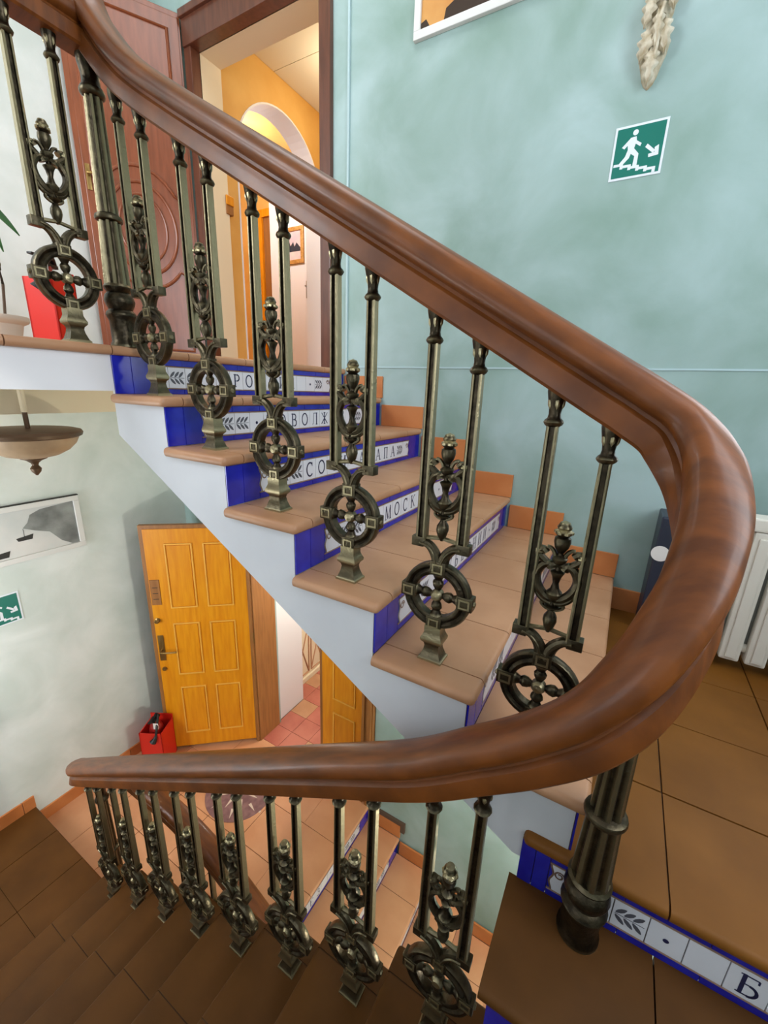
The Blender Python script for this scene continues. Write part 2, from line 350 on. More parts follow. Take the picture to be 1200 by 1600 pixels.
# glyphs: strokes in a unit box (width w, height 1): (thickness, points...)
TK, TN = .15, .075
def arc(cx, cy, rx, ry, a0, a1, n=14): return [(cx + rx * math.cos(math.radians(a0 + (a1 - a0) * i / n)), cy + ry * math.sin(math.radians(a0 + (a1 - a0) * i / n))) for i in range(n + 1)]
def ser(x, y, w=.13): return (TN, [(x - w, y), (x + w, y)])
def stem(x): return [(TK, [(x, 0), (x, 1)]), ser(x, .03), ser(x, .97)]
GL = {
 'П': stem(.15) + stem(.65) + [(TN, [(.15, .97), (.65, .97)])],
 'О': [(TK * .85, arc(.42, .5, .36, .47, 0, 360, 24))],
 'С': [(TK * .85, arc(.44, .5, .36, .47, 45, 315, 20)), (TN, [(.70, .98), (.70, .72)])],
 'Р': stem(.15) + [(TN, [(.15, .95), (.4, .95)]), (TK * .85, arc(.38, .72, .24, .24, 90, -90, 10)), (TN, [(.15, .48), (.4, .48)])],
 'В': stem(.15) + [(TN, [(.15, .95), (.36, .95)]), (TK * .8, arc(.36, .74, .2, .22, 90, -90, 10)), (TN, [(.15, .52), (.4, .52)]), (TK * .85, arc(.38, .27, .25, .25, 90, -90, 10)), (TN, [(.15, .03), (.4, .03)])],
 'Л': [(TN, [(.05, .05), (.14, .05), (.24, .97)]), (TN, [(.2, .97), (.66, .97)])] + stem(.64),
 'Ж': [(TK, [(.5, 0), (.5, 1)]), ser(.5, .03), ser(.5, .97), (TN * 1.2, [(.06, .97), (.5, .5)]), (TN * 1.2, [(.94, .97), (.5, .5)]), (TK * .8, [(.06, .03), (.5, .5)]), (TK * .8, [(.94, .03), (.5, .5)])],
 'Ь': stem(.15) + [(TN, [(.15, .55), (.4, .55)]), (TK * .85, arc(.38, .28, .25, .26, 90, -90, 10)), (TN, [(.15, .03), (.4, .03)])],
 'Б': stem(.15) + [(TN, [(.15, .97), (.58, .97), (.58, .80)]), (TN, [(.15, .55), (.4, .55)]), (TK * .85, arc(.38, .28, .25, .26, 90, -90, 10)), (TN, [(.15, .03), (.4, .03)])],
 'Е': stem(.15) + [(TN, [(.15, .97), (.6, .97), (.6, .8)]), (TN, [(.15, .52), (.48, .52)]), (TN, [(.15, .03), (.62, .03), (.62, .22)])],
 'Ч': [(TK, [(.15, .97), (.15, .62)]), ser(.15, .97), (TN, [(.15, .62), (.25, .48), (.6, .5)])] + stem(.62),
 'И': stem(.15) + stem(.70) + [(TN, [(.15, .05), (.70, .95)])],
 'Н': stem(.15) + stem(.68) + [(TN, [(.15, .5), (.68, .5)])],
 'А': [(TN, [(.06, .0), (.40, 1)]), (TK, [(.40, 1), (.76, 0)]), ser(.07, .03), ser(.76, .03), (TN, [(.18, .36), (.62, .36)])],
 'М': [(TN, [(.1, 0), (.14, 1)]), (TK * .9, [(.14, 1), (.46, .05)]), (TN, [(.46, .05), (.80, 1)]), (TK, [(.80, 1), (.82, 0)]), ser(.1, .03), ser(.82, .03)],
 'К': stem(.15) + [(TN * 1.2, [(.15, .46), (.66, .97)]), (TK * .85, [(.3, .58), (.72, .03)]), ser(.68, .97, .1)],
 'Я': [(TK, [(.62, 0), (.62, 1)]), ser(.62, .03), (TN, [(.62, .95), (.36, .95)]), (TK * .85, arc(.38, .74, .24, .22, 90, 270, 10)), (TN, [(.36, .5), (.62, .5)]), (TN * 1.4, [(.42, .5), (.10, .03)])],
 'Г': stem(.15) + [(TN, [(.15, .97), (.62, .97), (.62, .78)])],
 'У': [(TK, [(.08, .97), (.42, .38)]), (TN, [(.76, .97), (.34, .05), (.18, .05)]), ser(.1, .97), ser(.74, .97, .1)],
 'З': [(TK * .8, arc(.34, .74, .24, .22, 150, -90, 12)), (TK * .85, arc(.34, .27, .27, .25, 90, -150, 12))],
}
def stroke(mb, pts, t, z):
    pts = [Vector((p[0], p[1], 0)) for p in pts]
    for a, c in zip(pts[:-1], pts[1:]):
        d = (c - a)
        if d.length < 1e-6: continue
        d.normalize(); n = Vector((-d.y, d.x, 0)) * t / 2; e = d * t * .12
        q = [a - e + n, a - e - n, c + e - n, c + e + n]
        mb.add([(p.x, p.y, z) for p in q], [(0, 1, 2, 3)])
def ellipse(mb, cx, cy, rx, ry, ang, z, n=10, point=False):
    vs = []
    for k in range(n):
        a = 2 * PI * k / n; x = rx * math.cos(a); y = ry * math.sin(a) * (1 - .35 * abs(math.cos(a)) if point else 1)
        vs.append((cx + x * math.cos(ang) - y * math.sin(ang), cy + x * math.sin(ang) + y * math.cos(ang), z))
    mb.add(vs, [tuple(range(n))])
def letter_tile(ch, tw, th, flip=False):
    k = ('L', ch, round(tw, 4), round(th, 4), flip)
    if k in TILE_CACHE: return TILE_CACHE[k]
    d = .005; mb = B('tile_white'); z = d + .0004
    wv = tw - .002
    if ch == 'scroll':                        # scroll end: white field with a wavy outer edge and a brown curl
        s = -1 if flip else 1
        pts = [(s * wv / 2, -th / 2), (s * wv / 2, th / 2)]
        pts += [(s * (-wv * .43 - .05 * wv * math.cos(t * PI * 3)), th / 2 - th * t) for t in [i / 12 for i in range(13)]]
        pts = [(x, y) for x, y in pts]
        mb.prism(pts, 0, d, 'z')
        mb.use('tile_blue').box(-wv / 2, wv / 2, -th / 2, th / 2, 0, d * .55)
        mb.use('ink_brown'); a = [(-s * .16 * wv + s * .18 * wv * math.cos(q) * (1 - q / 14), th * .18 + .17 * th * math.sin(q) * (1 - q / 14)) for q in [i * .5 for i in range(18)]]
        stroke_pts = [(x, y) for x, y in a]
        for p0, p1 in zip(stroke_pts[:-1], stroke_pts[1:]): stroke(mb, [p0, p1], .0042, z)
        e = [(s * (-wv * .41 - .05 * wv * math.cos(t * PI * 3)), th / 2 - th * t) for t in [i / 12 for i in range(13)]]
        for p0, p1 in zip(e[:-1], e[1:]): stroke(mb, [p0, p1], .0045, z)
    else:
        mb.bbox(-wv / 2, wv / 2, -th / 2, th / 2, 0, d, .0008)
        if ch == 'leaf':
            mb.use('ink_leaf'); s = -1 if flip else 1
            stroke(mb, [(-.42 * tw, 0), (.42 * tw, 0)], .002, z)
            for i in range(3):
                for sg in (-1, 1):
                    ellipse(mb, s * (-.26 + .25 * i) * tw, sg * .17 * th, .21 * tw, .075 * th, sg * s * .80, z, 10, True)
        elif ch == 'dot':
            mb.use('ink'); ellipse(mb, 0, -.02 * th, .085 * tw, .085 * tw, 0, z, 14)
        elif ch in GL:
            mb.use('ink'); hh = th * .72; ww = hh * .92
            xs = [p[0] for t, pp in GL[ch] for p in pp]; cx = (min(xs) + max(xs)) / 2
            for i, (t, pp) in enumerate(GL[ch]): stroke(mb, [((x - cx) * ww, (y - .5) * hh) for x, y in pp], t * hh * .85, z + i * .00003)
    TILE_CACHE[k] = mb.mesh('letter_tile'); return TILE_CACHE[k]
def plain_tile(tw, th, m, d=.005):
    k = ('P', round(tw, 4), round(th, 4), m)
    if k not in TILE_CACHE: TILE_CACHE[k] = B(m).bbox(-tw / 2 + .0006, tw / 2 - .0006, -th / 2 + .0006, th / 2 - .0006, 0, d, .001).mesh('tile')
    return TILE_CACHE[k]
def riser_tiles(parent, origin, u, wv, length, height, text, end=.135, tw=None, count=15):
    # origin: lower start corner of the riser face; u: direction of reading; wv: outward normal
    u = Vector(u); wv = Vector(wv); v = Vector((0, 0, 1)); O = Vector(origin)
    def place(name, me, cu, cv, off=.001): put(name, me, parent, frame(u, v, wv, O + u * cu + v * cv + wv * off))
    hb, hl, hw = .020, .005, .079
    top = height - hb - 2 * hl - hw
    if tw is None: tw = (length - 2 * end) / count
    n = min(count, int((length - end) / tw + 1e-6))
    for s in ((0, 1, 2, 3) if length - end - n * tw > .05 else (0, 1)):
        rem = length - end - n * tw; ew = end / 2 if s < 2 else rem / 2
        cu = (s + .5) * ew if s < 2 else length - (3 - s + .5) * ew
        place('blue_tile', plain_tile(ew, height, 'tile_blue'), cu, height / 2)
    i = 0
    for ch in text[:n]:
        cu = end + (i + .5) * tw
        fl = i > 8
        nm = {'scroll': 'scroll_tile', 'leaf': 'leaf_tile', 'dot': 'dot_tile', ' ': 'blank_tile'}.get(ch, 'letter_tile')
        place(nm, letter_tile(ch, tw, hw, fl), cu, hb + hl + hw / 2)
        i += 1
    L = n * tw; q = max(1, round(L / .15))
    for j in range(q):
        cu = end + (j + .5) * L / q
        place('border_tile', plain_tile(L / q, hb, 'tile_blue'), cu, hb / 2)
        place('border_tile', plain_tile(L / q, top, 'tile_blue'), cu, height - top / 2)
    for cv in (hb + hl / 2, hb + hl + hw + hl / 2):
        place('bead_strip', plain_tile(L, hl, 'tile_bead', .006), end + L / 2, cv)

# ------------------------------------------------------------------ upper flight (7 risers, 6 treads)
uf = thing('stair_flight', (-0.8, 0.7, 0), 'tiled upper stair flight with blue lettered risers and a white plaster side', 'stairs')
poly = [(0.0, -0.03), (0.0, R - TH)]
for k in range(0, 7):
    z = (k + 1) * R - TH
    poly.append((-k * G, z)); poly.append((-(k + 1) * G if k < 6 else -6 * G - .02, z))
poly = [(0.0, -0.10)]
for k in range(7):
    z = (k + 1) * R - TH
    poly += [(-k * G, z), (-(k + 1) * G if k < 6 else -1.69, z)]
sof = lambda x: -0.172 - 0.6 * x
poly += [(-1.69, sof(-1.69)), (-0.12, sof(-0.12)), (-0.12, -.10)]
obj('stringer', B('plaster_white').prism(poly, 0.0, W - .001, 'y'), uf)
YS = [-NO, 0.06, 0.32, 0.62, 0.92, 1.22, W - .014]
TEXT = {6: ['scroll', 'leaf', 'leaf', 'dot', ' ', 'Р', 'О', 'С', 'С', 'И', 'Я', ' ', 'dot', 'leaf', 'scroll'],
        5: ['scroll', 'leaf', 'leaf', 'dot', 'П', 'О', 'В', 'О', 'Л', 'Ж', 'Ь', 'Е', 'dot', 'leaf', 'scroll'],
        4: ['scroll', 'leaf', 'leaf', 'С', 'О', 'Ч', 'И', ' ', 'А', 'Н', 'А', 'П', 'А', 'leaf', 'scroll'],
        3: ['scroll', 'leaf', 'leaf', 'dot', ' ', 'М', 'О', 'С', 'К', 'В', 'А', ' ', 'dot', 'leaf', 'scroll'],
        2: ['scroll', 'leaf', 'leaf', 'dot', 'Г', 'У', 'Б', 'Е', 'Р', 'Н', 'И', 'И', 'dot', 'leaf', 'scroll'],
        1: ['scroll', 'leaf', 'leaf', ' ', ' ', ' ', ' ', ' ', ' ', ' ', ' ', ' ', 'leaf', 'leaf', 'scroll'],
        0: ['scroll', 'leaf', 'leaf', ' ', ' ', ' ', ' ', ' ', ' ', ' ', ' ', ' ', 'leaf', 'leaf', 'scroll']}
for k in range(6):
    z = (k + 1) * R
    tr = obj('tread', B('grout').box(-(k + 1) * G + .002, -k * G + .012, .002, W - .014, z - TH - .001, z - .006), uf)
    tile_row(tr, 'tread_tile', -(k + 1) * G + .0075, -k * G + NO, YS, z, 'tile_tread')
for k in range(7):
    rs = obj('riser', B('grout').box(-k * G - .004, -k * G + .001, .001, W - .002, k * R - (.0 if k else .03), (k + 1) * R - TH), uf)
    riser_tiles(rs, (-k * G + .0005, 0.0, k * R), (0, 1, 0), (1, 0, 0), W - .002, R - TH, TEXT[k])
# stepped skirting along the wall
sk = obj('baseboard_back', B('grout').box(-1.6, .0, W - .0015, W - .0005, R, R + .02), kind='structure', label='stepped terracotta skirting along the green wall beside the treads', category='skirting')
for k in range(6):
    z = (k + 1) * R
    put('skirting_tile', B('tile_skirting').bbox(-(k + 1) * G + .024, -k * G + NO, W - .013, W, z, z + .125, .002).mesh('tile'), sk)
x = 0.001
while x < XR:
    put('skirting_tile', B('tile_skirting').bbox(x, min(x + .318, XR), W - .013, W, 0, .115, .002).mesh('tile'), sk); x += .32

# ------------------------------------------------------------------ upper landing
ul = obj('floor_upper_landing', B('paint_white').box(XL, -1.69, YN, W, 1.0, LZ - TH).box(-1.69, -6 * G, YN, 0, 1.0, LZ - TH), kind='structure', label='upper landing with terracotta nosing and white fascia', category='floor')
obj('soffit_beam', B('plaster_cream').box(XL, -2.47, YN, WL, .872, 1.0), ul)
xs = [XL, -2.99, -2.66, -2.33, -2.00]; ys = [YN, -1.2, -.9, -.6, -.3, 0, .3, .6, .9, 1.2, W]
FT = {}
def floor_tiles(parent, xs, ys, ztop, m, name='floor_tile', h=.02, skip=None):
    for i in range(len(xs) - 1):
        for j in range(len(ys) - 1):
            if skip and skip(xs[i], xs[i + 1], ys[j], ys[j + 1]): continue
            lx = xs[i + 1] - xs[i] - GAP; ly = ys[j + 1] - ys[j] - GAP; k = (round(lx, 3), round(ly, 3), m, h)
            if k not in FT: FT[k] = B(m).bbox(-lx / 2, lx / 2, -ly / 2, ly / 2, -h, 0, .0015).mesh('tile')
            put(name, FT[k], parent, Matrix.Translation(((xs[i] + xs[i + 1]) / 2, (ys[j] + ys[j + 1]) / 2, ztop)))
floor_tiles(ul, xs, ys, LZ, 'tile_tread', h=TH - .001)
for j in range(len(ys) - 1):
    tile_row(ul, 'nosing_tile', -2.00, -6 * G + NO, [ys[j], ys[j + 1]], LZ, 'tile_tread', side_first=False)

# ------------------------------------------------------------------ half landing and the steps of the turn
hl = obj('floor_half_landing', B('grout').box(-.10, XR, .0, W, -.16, -.021).box(0, XR, 0, W, -.021, -.008), kind='structure', label='half landing of brown terracotta tiles with a lettered front step', category='floor')
XT = [0.0, .205, .527, .85, 1.17, XR]; 
floor_tiles(hl, XT, [.30, .62, .94, 1.26, W], 0, 'tile_floor', h=.019)
for a, c in zip([-.10] + XT[1:-1], XT[1:]):
    me = tread_tile('n', (.30 + NO) - GAP, c - a - GAP, 'tile_floor', True, a < 0)
    # nosing towards -Y: local +X -> -Y, local -Y (rounded side) -> -X
    M = Matrix.Translation(((a + c) / 2, (.30 - NO) / 2 - GAP / 2, 0)) @ Matrix.Rotation(-PI / 2, 4, 'Z')
    put('nosing_tile', me, hl, M)
# the tile that would lie under the flight is hidden by it
rs = obj('riser', B('grout').box(-.10, XR, -.001, .004, -R, -.03), hl)
riser_tiles(rs, (-.10, -.001, -R), (1, 0, 0), (0, -1, 0), XR + .10, R - TH,
            ['scroll', 'leaf', 'leaf', 'dot', ' ', 'Б'] + [' '] * 20, end=.07, tw=.0705, count=18)
ts = thing('turning_steps', (0.5, -.4, -3 * R), 'three broad terracotta steps of the stair turn in front of the half landing', 'stairs')
XB = -.12
obj('step_core', B('plaster_white').box(XB + .02, XR - .008, -.245, -.001, -1.2, -R - TH).box(XB + .02, XR - .008, -.49, -.245, -1.2, -2 * R - TH).box(XB + .02, XR - .008, YN + .008, -.49, -1.2, -3 * R - TH), ts)
def y_row(parent, xs, y0, y1, ztop, m):
    for i in range(len(xs) - 1):
        a, c = xs[i], xs[i + 1]
        me = tread_tile('n', y1 - y0, c - a - GAP, m, True, False)
        put('tread_tile', me, parent, Matrix.Translation(((a + c) / 2, (y0 + y1) / 2, ztop)) @ Matrix.Rotation(-PI / 2, 4, 'Z'))
XT2 = [XB, .205, .527, .85, 1.17, XR - .008]
y_row(ts, XT2, -.245 - NO, -.004, -R, 'tile_dark')
y_row(ts, XT2, -.49 - NO, -.25, -2 * R, 'tile_dark')
floor_tiles(ts, XT2, [YN + .008, -1.15, -.82, -.495], -3 * R, 'tile_dark', name='tread_tile', h=TH - .001)
for i, y in enumerate((-.245, -.49)):
    rs = obj('riser', B('grout').box(XB + .02, XR - .008, y - .001, y + .003, -(i + 2) * R, -(i + 1) * R - TH), ts)
    riser_tiles(rs, (XB + .02, y - .001, -(i + 2) * R), (1, 0, 0), (0, -1, 0), XR - XB - .03, R - TH, ['scroll', 'leaf', 'leaf'] + [' '] * 20, end=.14, tw=.0705, count=16)

# ------------------------------------------------------------------ lower flight (descending away to the left)
lf = thing('stair_flight', (-1.2, -.7, -12 * R), 'dark brown tiled lower stair flight in the foreground', 'stairs')
X0 = -.403; YI = -.04
poly = [(XB + .02, -4 * R - TH)]
for j in range(8):
    z = -(4 + j) * R - TH
    poly += [(X0 + NO - j * G2, z), (X0 + NO - j * G2, z - R)]
poly += [(X0 + NO - 7 * G2, -12 * R - TH - .25), (X0 + NO - 6 * G2, -12 * R - TH - .2), (XB + .02, -4 * R - .40)]
obj('stringer', B('plaster_white').prism(poly, YN + .008, YI - NO, 'y'), lf)
yl = [YI, -.12, -.40, -.72, -1.04, -1.36, YN + .008]
for j in range(8):
    z = -(4 + j) * R; xb = (XB + .02) if j == 0 else X0 - (j - 1) * G2 + NO
    xf = X0 - j * G2
    tr = obj('tread', B('joint_brown').box(xf + .012, xb, YN + .008, YI - .01, z - TH, z - .002), lf)
    for i in range(len(yl) - 1):
        ly = abs(yl[i + 1] - yl[i]) - GAP
        me = tread_tile('t', xb - xf - .006, ly, 'tile_dark', True, i == 0)
        put('tread_tile', me, tr, Matrix.Translation(((xf + xb) / 2, (yl[i] + yl[i + 1]) / 2, z)) @ Matrix.Rotation(PI, 4, 'Z'))

# quarter landing and lower floor
XQ = X0 - 7 * G2
ql = obj('floor_quarter_landing', B('joint_brown').box(XL, XQ + NO, YN, -.10 - NO, FZ - .1, -12 * R - .021), kind='structure', label='brown tiled quarter landing at the foot of the lower flight', category='floor')
QX = [XL, -3.0, -2.66, XQ + NO]
floor_tiles(ql, QX, [YN, -1.15, -.82, -.45], -12 * R, 'tile_dark')
for a, c in zip(QX[:-1], QX[1:]):
    me = tread_tile('q', .35, c - a - GAP, 'tile_dark', True, False)
    put('nosing_tile', me, ql, Matrix.Translation(((a + c) / 2, -.275, -12 * R)) @ Matrix.Rotation(PI / 2, 4, 'Z'))
fl = obj('floor_lower_landing', B('grout').box(XL, -1.33, -.16, WL, FZ - .18, FZ - .021), kind='structure', label='lower landing of pale terracotta tiles with a round mosaic', category='floor')
FX = [XL, -2.98, -2.65, -2.32, -1.99, -1.66]; FY = [-.10, .24, .58, .92, WL]
floor_tiles(fl, FX, FY, FZ, 'tile_lower')
tile_row(fl, 'nosing_tile', -1.66, -1.31, FY, FZ, 'tile_lower', side_first=False, h=.03)
# skirting of the lower landings on the left wall and under the flight
sl = obj('baseboard_left', B('grout').box(XL, XL + .001, YN, WL, FZ, FZ + .02), kind='structure', label='orange terracotta skirting on the left wall of the lower landing', category='skirting')
y = YN
while y < -.11:
    put('skirting_tile', B('tile_skirting').bbox(XL, XL + .013, y, min(y + .33, -.10), -12 * R, -12 * R + .10, .002).mesh('tile'), sl); y += .333
y = -.098
while y < WL:
    put('skirting_tile', B('tile_skirting').bbox(XL, XL + .013, y, min(y + .33, WL - .014), FZ, FZ + .10, .002).mesh('tile'), sl); y += .333
for a, c in ((XL + .014, -2.98), (-2.978, LDX0 - .12)):
    put('skirting_tile', B('tile_skirting').bbox(a, c, WL - .013, WL, FZ, FZ + .10, .002).mesh('tile'), sl)

# round mosaic in the lower floor
md = thing('mosaic_medallion', (-2.28, .86, FZ), 'round dark mosaic medallion with pale star points set in the lower floor', 'mosaic')
obj('disc', B('mosaic_dark').lathe([(.27, 0), (.27, .003)], (-2.28, .86, FZ + .0002), 40), md)
for i in range(16):
    a = 2 * PI * i / 16 + .1; rr = .20 if i % 2 else .13
    mb = B('mosaic_pale'); mb.T = Matrix.Translation((-2.28 + rr * math.cos(a), .86 + rr * math.sin(a), FZ + .0032)) @ Matrix.Rotation(a, 4, 'Z')
    mb.prism([(-.035, -.012), (.045, 0), (-.035, .012)], 0, .0015, 'z'); obj('star_point', mb, md)
cr = B('mosaic_pale').box(-2.075, -2.005, .80, .818, FZ + .0002, FZ + .002).box(-2.049, -2.031, .774, .844, FZ + .0002, FZ + .0021)
obj('floor_cross_inlay', cr, label='small pale cross inlaid in the lower floor tiles', category='inlay')

# flight below, descending to the right under the upper flight
bf = thing('stair_flight', (-.8, .6, FZ - 5 * R), 'pale tiled lowest stair flight seen through the lower balusters', 'stairs')
GB = .272; XF = -1.33
poly = [(XF + .002, FZ - TH - .2), (XF + .002, FZ - .03 - R - TH + R)]
poly = []
for j in range(1, 7):
    z = FZ - j * R - TH
    poly += [(XF + (j - 1) * GB, z), (XF + j * GB, z)]
poly += [(XF + 6 * GB, FZ - 7 * R - .2), (XF + .0, FZ - R - .45)]
obj('stringer', B('plaster_white').prism(poly, 0.02, WL - .008, 'y'), bf)
TB = [['scroll', 'leaf', 'leaf', 'К', 'И', 'Н', 'Е', 'З', ' ', 'dot', ' ', ' ', 'leaf', 'leaf', 'scroll']] + [['scroll', 'leaf', 'leaf'] + [' '] * 9 + ['leaf', 'leaf', 'scroll']] * 6
for j in range(1, 7):
    z = FZ - j * R; x0 = XF + (j - 1) * GB; x1 = XF + j * GB
    tr = obj('tread', B('grout').box(x0, x1 + .01, .02, WL - .022, z - TH, z - .005), bf)
    tile_row(tr, 'tread_tile', x0 + .008, x1 + NO, [0.0, .10, .42, .74, 1.06, WL - .022], z, 'tile_lower')
    rs = obj('riser', B('grout').box(x0 - .003, x0 + .001, .02, WL - .008, z, z + R - TH), bf)
    riser_tiles(rs, (x0 + .0005, .02, z), (0, 1, 0), (1, 0, 0), WL - .030, R - TH, TB[j - 1])
    put('skirting_tile', B('tile_skirting').bbox(x0 + .024, x1 + NO, WL - .021, WL - .008, z, z + .125, .002).mesh('tile'), bf)

# unseen flight added overhead to keep light off the lower flight
of = thing('stair_flight', (-.6, -.9, LZ), 'unseen plastered stair flight added overhead to shade the lower flight', 'stairs')
poly = []
for j in range(6):
    z = LZ + (j + 1) * R
    poly += [(-1.60 + j * G, z - R if j == 0 else z - R), (-1.60 + j * G, z)]
poly += [(XR - .008, LZ + 6 * R), (XR - .008, LZ + 6 * R - .25), (.15, LZ + 6 * R - .28), (-1.60, LZ - .15)]
obj('stringer', B('plaster_white').prism(poly, YN + .01, -.64, 'y'), of)
st('added_half_landing_slab', B('plaster_white').box(.05, XR, -.45, W, 3.02, 3.28), 'unseen white underside of the next half landing, added for shade', 'ceiling')  # out-of-view slab, added to shade the half landing below
lt = thing('added_light_panel', (-1.15, .5, ZC), 'unseen square panel added on the stairwell ceiling for the fill light', 'lamp')  # housing invented for the overhead fill, out of view
obj('housing', B('paint_white').bbox(-1.95, -.35, -.10, 1.10, 4.24, ZC, .01), lt)

# ------------------------------------------------------------------ handrails
HW = .046
def rail_profile():
    p = [(-.034, -.058), (.034, -.058), (.040, -.052), (.0415, -.030), (.040, -.014), (.031, -.007), (.0295, .000), (.040, .004), (.048, .012), (.0505, .024), (.048, .038), (.040, .050), (.026, .057), (.010, .060)]
    return p + [(-x, y) for x, y in reversed(p[2:])]
RP = rail_profile()
upz = lambda x: 1.178 + .064 - .589 * (x + .409)           # centre height of the rail over the upper flight
loz = lambda x: .188 + .080 + .605 * (x + .207)            # over the lower flight
bez = lambda x: FZ - R + .848 + .062 - .589 * (x + 1.18)   # over the flight below
path = [(-1.78, -.30, 2.62), (-1.77, -.10, 2.50), (-1.75, .03, 2.36), (-1.725, .078, 2.22), (-1.69, .08, 2.095), (-1.62, .08, 2.005), (-1.5, .08, upz(-1.5) + .01)]
for x in (-1.3, -1.0, -.7, -.4, -.2): path.append((x, .08, upz(x)))
path += [(-.09, .08, upz(-.09)), (-.03, .08, upz(-.03)), (.030, .0755, .978), (.072, .050, .925), (.094, .006, .860), (.0975, -.042, .785), (.082, -.0925, .690), (.0395, -.135, .575), (-.018, -.15, .475), (-.10, -.15, .385), (-.20, -.15, .300)]
for x in (-.35, -.6, -.9, -1.3, -1.7, -2.1): path.append((x, -.15, loz(x)))
path += [(-2.24, -.15, loz(-2.24)), (-2.31, -.135, loz(-2.31) - .01), (-2.345, -.05, -1.13), (-2.30, .03, -1.165), (-2.2, .05, -1.165), (-2.0, .05, -1.16), (-1.8, .05, -1.165), (-1.6, .05, -1.20)]
for x in (-1.4, -1.1, -.8, -.5): path.append((x, .05, bez(x)))
hp = catmull(path, 8)
obj('handrail', B('wood_rail').sweep(RP, hp), smooth=True, angle=35, label='polished brown wooden handrail sweeping round the turn of the stairs', category='handrail')
obj('handrail', B('wood_rail').sweep(RP, [(-1.705, .06, 2.057), (-1.705, -.3, 2.057), (-1.705, -.7, 2.057), (-1.705, -1.48, 2.057)]), smooth=True, angle=35, label='level wooden handrail along the edge of the upper landing', category='handrail')

# ------------------------------------------------------------------ balusters
BC = {}
def ring_profile_box(mb, R0, R1, d, n=32, c=(0, 0, 0)):
    # ring in the XZ plane with a groove along the middle of each face
    prof = [(R0, -d * .8), (R0 + .004, -d), (R0 + .010, -d), ((R0 + R1) / 2, -d * .55), (R1 - .010, -d), (R1 - .003, -d), (R1, -d * .6), (R1, d * .6), (R1 - .003, d), (R1 - .010, d), ((R0 + R1) / 2, d * .55), (R0 + .010, d), (R0 + .004, d), (R0, d * .8)]
    m = len(prof); vs = []; fs = []
    for k in range(n):
        a = 2 * PI * k / n
        for r, y in prof: vs.append((c[0] + r * math.cos(a), c[1] + y, c[2] + r * math.sin(a)))
    for k in range(n):
        for i in range(m): fs.append((k * m + i, k * m + (i + 1) % m, ((k + 1) % n) * m + (i + 1) % m, ((k + 1) % n) * m + i))
    mb.add(vs, fs)
def block(mb, cx, cz, w, h, d):
    mb.bbox(cx - w, cx + w, -d, d, cz - h, cz + h, .002)
    t = .0045; e = .0025
    for s in (-1, 1):
        y0, y1 = sorted((s * d * .98, s * (d + e)))
        iw, ih = w * .70, h * .70
        mb.box(cx - iw, cx + iw, y0, y1, cz + ih - t, cz + ih); mb.box(cx - iw, cx + iw, y0, y1, cz - ih, cz - ih + t)
        mb.box(cx - iw, cx - iw + t, y0, y1, cz - ih + t, cz + ih - t); mb.box(cx + iw - t, cx + iw, y0, y1, cz - ih + t, cz + ih - t)
def sq(mb, prof, cx=0, cy=0):      # four sided lathe, (halfwidth, z)
    vs = []; fs = []
    for h, z in prof: vs += [(cx - h, cy - h * .8, z), (cx + h, cy - h * .8, z), (cx + h, cy + h * .8, z), (cx - h, cy + h * .8, z)]
    for i in range(len(prof) - 1):
        for k in range(4): a = i * 4 + k; c = i * 4 + (k + 1) % 4; fs.append((a, c, c + 4, a + 4))
    fs += [(3, 2, 1, 0), tuple(range(len(vs) - 4, len(vs)))]
    mb.add(vs, fs)
